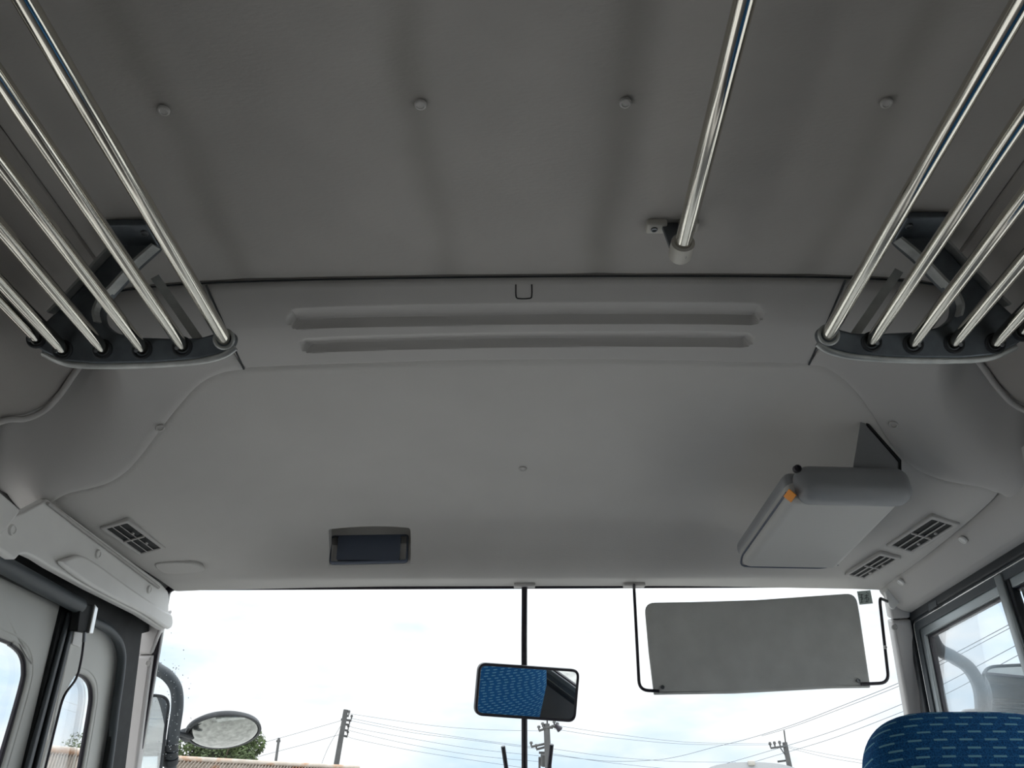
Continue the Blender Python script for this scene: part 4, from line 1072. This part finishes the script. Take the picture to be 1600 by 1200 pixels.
# trees
def tree(uv, d, rad, label, m, n=900, seed=1, squash=.7):
    rnd = random.Random(seed); c = at_d(*uv, d)
    t = thing('tree', (c.x, c.y, GZ), label, 'tree', 'trees beyond the sheds')
    bm = bmesh.new()
    tube_bm(bm, [(c.x, c.y, GZ), (c.x+.1, c.y, (GZ+c.z)/2), (c.x, c.y, c.z)], [.22, .16, .08], 8); 
    for k in range(9):
        a = rnd.uniform(0, 6.28); rr = rad*rnd.uniform(.4, .8)
        tube_bm(bm, [(c.x, c.y, c.z-rad*.6), (c.x+math.cos(a)*rr*.5, c.y+math.sin(a)*rr*.5, c.z-rad*.1), (c.x+math.cos(a)*rr, c.y+math.sin(a)*rr, c.z+rad*.3*rnd.random())], [.08, .05, .02], 5)
    bmesh_obj('trunk', bm, M['bark'], t, 60)
    bm = bmesh.new(); blobs = []
    for k in range(26):
        a = rnd.uniform(0, 6.28); e = rnd.uniform(-.9, 1.2); rr = rad*rnd.uniform(.25, .78)
        blobs.append((Vector((c.x+math.cos(a)*math.cos(e)*rr, c.y+math.sin(a)*math.cos(e)*rr, c.z+math.sin(e)*rr*squash)), rad*rnd.uniform(.22, .36)))
    for k in range(n*6):
        b, r = rnd.choice(blobs); v = Vector((rnd.gauss(0, 1), rnd.gauss(0, 1), rnd.gauss(0, 1))).normalized()*r*rnd.uniform(.75, 1.05)
        p = b+v; s = rnd.uniform(.05, .12)*rad/2.2; u = Vector((rnd.gauss(0, 1), rnd.gauss(0, 1), rnd.gauss(0, .6))).normalized(); w = u.cross(v).normalized()
        q = [bm.verts.new(p+u*s), bm.verts.new(p+w*s*.5), bm.verts.new(p-u*s), bm.verts.new(p-w*s*.5)]; bm.faces.new(q)
    me = bpy.data.meshes.new('foliage'); bm.to_mesh(me); bm.free(); link('foliage', me, m, t)
tree((346, 1186), 31, 1.75, 'dense round green tree behind the shed and the convex mirror', M['leaf'], 2600, 3, .9)
tree((118, 1192), 27, 1.05, 'pale green small tree over shed roof seen through the door glass', M['leaf2'], 380, 5, .9)

# poles
def upole(u0, v0, d, rad, label, lean=0.):
    top = at_d(u0, v0, d); t = thing('utility_pole', (top.x+lean, top.y, GZ), label, 'utility pole', 'utility poles outside')
    tube('shaft', [(top.x+lean, top.y, GZ), (top.x, top.y, top.z)], [rad*1.35, rad], M['pole'], t, 12); return t, top
def bar(name, a, b, r, t, m=None): return tube(name, [a, b], r, m or M['pole'], t, 8)
def insul(p, t, r=.06, h=.18):
    bm = bmesh.new(); tube_bm(bm, [p, p+Vector((0, 0, h*.5)), p+Vector((0, 0, h*.55)), p+Vector((0, 0, h))], [r*.4, r*.5, r, r*.7], 8); bmesh_obj('insulator', bm, M['pole'], t, 50)
D1 = 34.
t, p = upole(540.5, 1109, D1, .105, 'dark leaning utility pole standing left of the interior mirror', -.55)
for v, a, b in ((1117, 536, 545), (1124, 533, 549), (1131, 536, 546), (1140, 535, 544), (1149, 534, 543)):
    bar('crossarm', at_d(a, v, D1-.1), at_d(b, v+2, D1-.1), .045, t); insul(at_d(b, v, D1-.1), t)
D2 = 46.
t, p = upole(436, 1153, D2, .075, 'thin short utility pole beside the tree, far left', 0); bar('crossarm', at_d(432, 1158, D2), at_d(438, 1158, D2), .06, t); insul(at_d(434, 1160, D2), t)
D3 = 30.
t, p = upole(854, 1131, D3, .115, 'busy utility pole with many crossarms right below the interior mirror', .15)
bar('mast', at_d(855, 1122, D3), at_d(855, 1140, D3), .03, t)
for a, b in (((842, 1142), (856, 1137)), ((848, 1137), (864, 1137)), ((856, 1137), (866, 1134)), ((830, 1167), (852, 1162)), ((838, 1171), (853, 1167)), ((842, 1176), (852, 1176)), ((842, 1185), (852, 1182)), ((843, 1183), (843, 1200)), ((862, 1134), (874, 1139))):
    bar('crossarm', at_d(*a, D3-.15), at_d(*b, D3-.15), .042, t)
for u, v in ((842, 1141), (848, 1136), (866, 1133), (871, 1136), (830, 1166), (838, 1170)): insul(at_d(u, v, D3-.15), t, .07, .16)
bm = bmesh.new(); tube_bm(bm, [at_d(868, 1132, D3-.2), at_d(875, 1140, D3-.2)], [.05, .13], 8); bmesh_obj('cutout_switch', bm, M['rod'], t, 50)
bm = bmesh.new(); tube_bm(bm, [at_d(850, 1178, D3-.25), at_d(850, 1196, D3-.25)], .13, 12); bmesh_obj('transformer', bm, M['pole'], t, 50)
D4 = 42.
t, p = upole(1226, 1160, D4, .13, 'utility pole with three upright insulators, seen below the sun visor', .35)
bar('mast', at_d(1225, 1141, D4), at_d(1228, 1165, D4), .035, t)
bar('crossarm', at_d(1204, 1169, D4-.2), at_d(1227, 1166, D4-.2), .05, t)
for u, v in ((1204, 1168), (1211, 1167), (1219, 1166)): insul(at_d(u, v, D4-.2), t, .09, .26)
bar('crossarm', at_d(1215, 1190, D4-.2), at_d(1231, 1188, D4-.2), .05, t); bar('brace', at_d(1219, 1168, D4-.2), at_d(1227, 1180, D4-.2), .03, t)

# wires
def wire(pts, label, r=.5):
    """pts: (u, v, depth) along the cable"""
    P = [at_d(u, v, d) for u, v, d in pts]; Q = smoothpoly(P, False, 8)
    Q = [Vector(q) for q in Q]; rad = [max(.006, r*(q-CL).length/F*.50) for q in Q]; k = sum(rad)/len(rad)
    rr = k if pts[0][2] > 15 and pts[-1][2] > 15 else k
    t = tube('power_line', Q, rr, M['wire'], None, 5); tag(t, label, 'power line', 'overhead power lines outside'); return t
wl_ = []
wire([(120, 1245, 30), (300, 1196, 32), (400, 1164, 33), (470, 1144, 34), (533, 1126, 34)], 'upper cable rising to the leaning pole from the left')
wire([(150, 1262, 30), (300, 1213, 32), (412, 1180, 33), (480, 1162, 34), (533, 1147, 34)], 'lower cable rising to the leaning pole from the left')
wire([(535, 1130, 34), (512, 1170, 34), (495, 1215, 34)], 'thin guy wire slanting down from the leaning pole')
nm_ = ['topmost of the cables', 'second highest of the cables', 'third of the cables, just under the second', 'fourth of the cables', 'lowest but one of the cables', 'lowest of the cables']
for i, pts in enumerate(([(545, 1115), (670, 1133), (760, 1140), (842, 1142)], [(547, 1122), (640, 1140), (740, 1155), (832, 1167)], [(547, 1126), (640, 1144), (740, 1157), (838, 1170)],
                         [(546, 1134), (562, 1139), (660, 1157), (740, 1170), (842, 1181)], [(545, 1140), (556, 1144), (640, 1163), (740, 1180), (842, 1190)], [(544, 1150), (556, 1155), (640, 1172), (740, 1188), (842, 1203)])):
    wire([(u, v, 34-(u-545)/300*4) for u, v in pts], nm_[i]+' between the leaning and crossarmed poles', .42)
for lab, pts in (('upper thin cable running right from the crossarmed pole to the insulator pole', [(866, 1133), (960, 1147), (1080, 1160), (1204, 1162)]),
                 ('second thin cable running right from the crossarmed pole to the insulator pole', [(866, 1139), (960, 1153), (1080, 1163), (1211, 1164)]),
                 ('faint cable sloping right and down below the crossarmed pole', [(864, 1170), (960, 1183), (1060, 1190), (1150, 1191)]),
                 ('lower faint cable sloping right and down below the crossarmed pole', [(864, 1178), (940, 1190), (1020, 1199), (1080, 1204)])):
    wire([(u, v, 30+(u-866)/340*12) for u, v in pts], lab, .42)
dn = lambda u: 34-(u-900)/700*22
wire([(u, v, dn(u)) for u, v in ((864, 1180), (946, 1189), (1016, 1188), (1060, 1182), (1114, 1168), (1170, 1154), (1240, 1132), (1310, 1105), (1407, 1066), (1469, 1033), (1571, 979), (1660, 930))], 'heavy cable sweeping up to the right past the sun visor, upper strand', .62)
wire([(u, v, dn(u)) for u, v in ((1190, 1150), (1240, 1135), (1310, 1109), (1407, 1071), (1469, 1039), (1571, 985), (1660, 938))], 'cable running close under the heavy upper strand at right', .5)
wire([(u, v, dn(u)) for u, v in ((1060, 1212), (1120, 1197), (1200, 1174), (1300, 1143), (1412, 1099), (1476, 1068), (1579, 1013), (1660, 970))], 'third cable rising to the right beneath the visor and past the pillar', .55)
wire([(u, v, dn(u)) for u, v in ((1130, 1205), (1200, 1184), (1300, 1154), (1413, 1111), (1479, 1084), (1581, 1029), (1660, 988))], 'lowest cable rising to the right beneath the visor', .5)
wire([(1230, 1166, 42), (1290, 1178, 40), (1348, 1188, 38), (1400, 1196, 37)], 'thin cable falling right from the insulator pole, upper', .4)
wire([(1230, 1168, 42), (1290, 1183, 40), (1348, 1193, 38), (1400, 1203, 37)], 'thin cable falling right from the insulator pole, lower', .4)

# parked white minibus whose roof line just shows
def minibus():
    d = 15.; c = at_d(1173, 1188, d); t = thing('parked_minibus', (c.x, c.y+2, GZ), 'white minibus roof with a small lamp, at the bottom edge under the visor', 'minibus')
    hw = 1.02; top = c.z-.03
    bm = bmesh.new(); prof = []
    for k in range(17):
        a = -1+2*k/16; prof.append((a*hw, top-.10*a*a-.14*abs(a)**6))
    prof = [(-hw*1.0, GZ+.35)]+[(-hw*1.0, top-.5)]+prof+[(hw, top-.5), (hw, GZ+.35)]
    rows = []
    for y, sk in ((0, .0), (.05, .01), (5.4, .0)):
        rows.append([bm.verts.new((c.x+x, c.y+y, z)) for x, z in prof])
    for A, B in zip(rows, rows[1:]):
        for k in range(len(A)-1): bm.faces.new((A[k], A[k+1], B[k+1], B[k]))
    bm.faces.new(rows[0][::-1]); bm.faces.new(rows[-1]); bmesh_obj('body', bm, M['white'], t, 40)
    pf = Plane((c.x, c.y-.01, top-.55), (1, 0, 0), (0, 0, 1))
    plate('windscreen', pf, roundpoly([(-.9, -.45), (.9, -.45), (.86, .33), (-.86, .33)], .1), [], .02, .004, M['screen'], t, 35, .01)
    box('roof_lamp', (c.x, c.y-.02, top-.02), (.13, .08, .09), M['beige'], t, bev=.02)
    for sx in (-.8, .8):
        for yy in (.9, 4.2):
            bm = bmesh.new(); tube_bm(bm, [(c.x+sx-.12, c.y+yy, GZ+.37), (c.x+sx+.12, c.y+yy, GZ+.37)], .37, 24); bmesh_obj('wheel', bm, M['rubber'], t, 40)
minibus()
# fence with vertical boards beyond the driver's side
for o in list(bpy.data.objects):
    if '_w' in o.keys(): del o['_w']
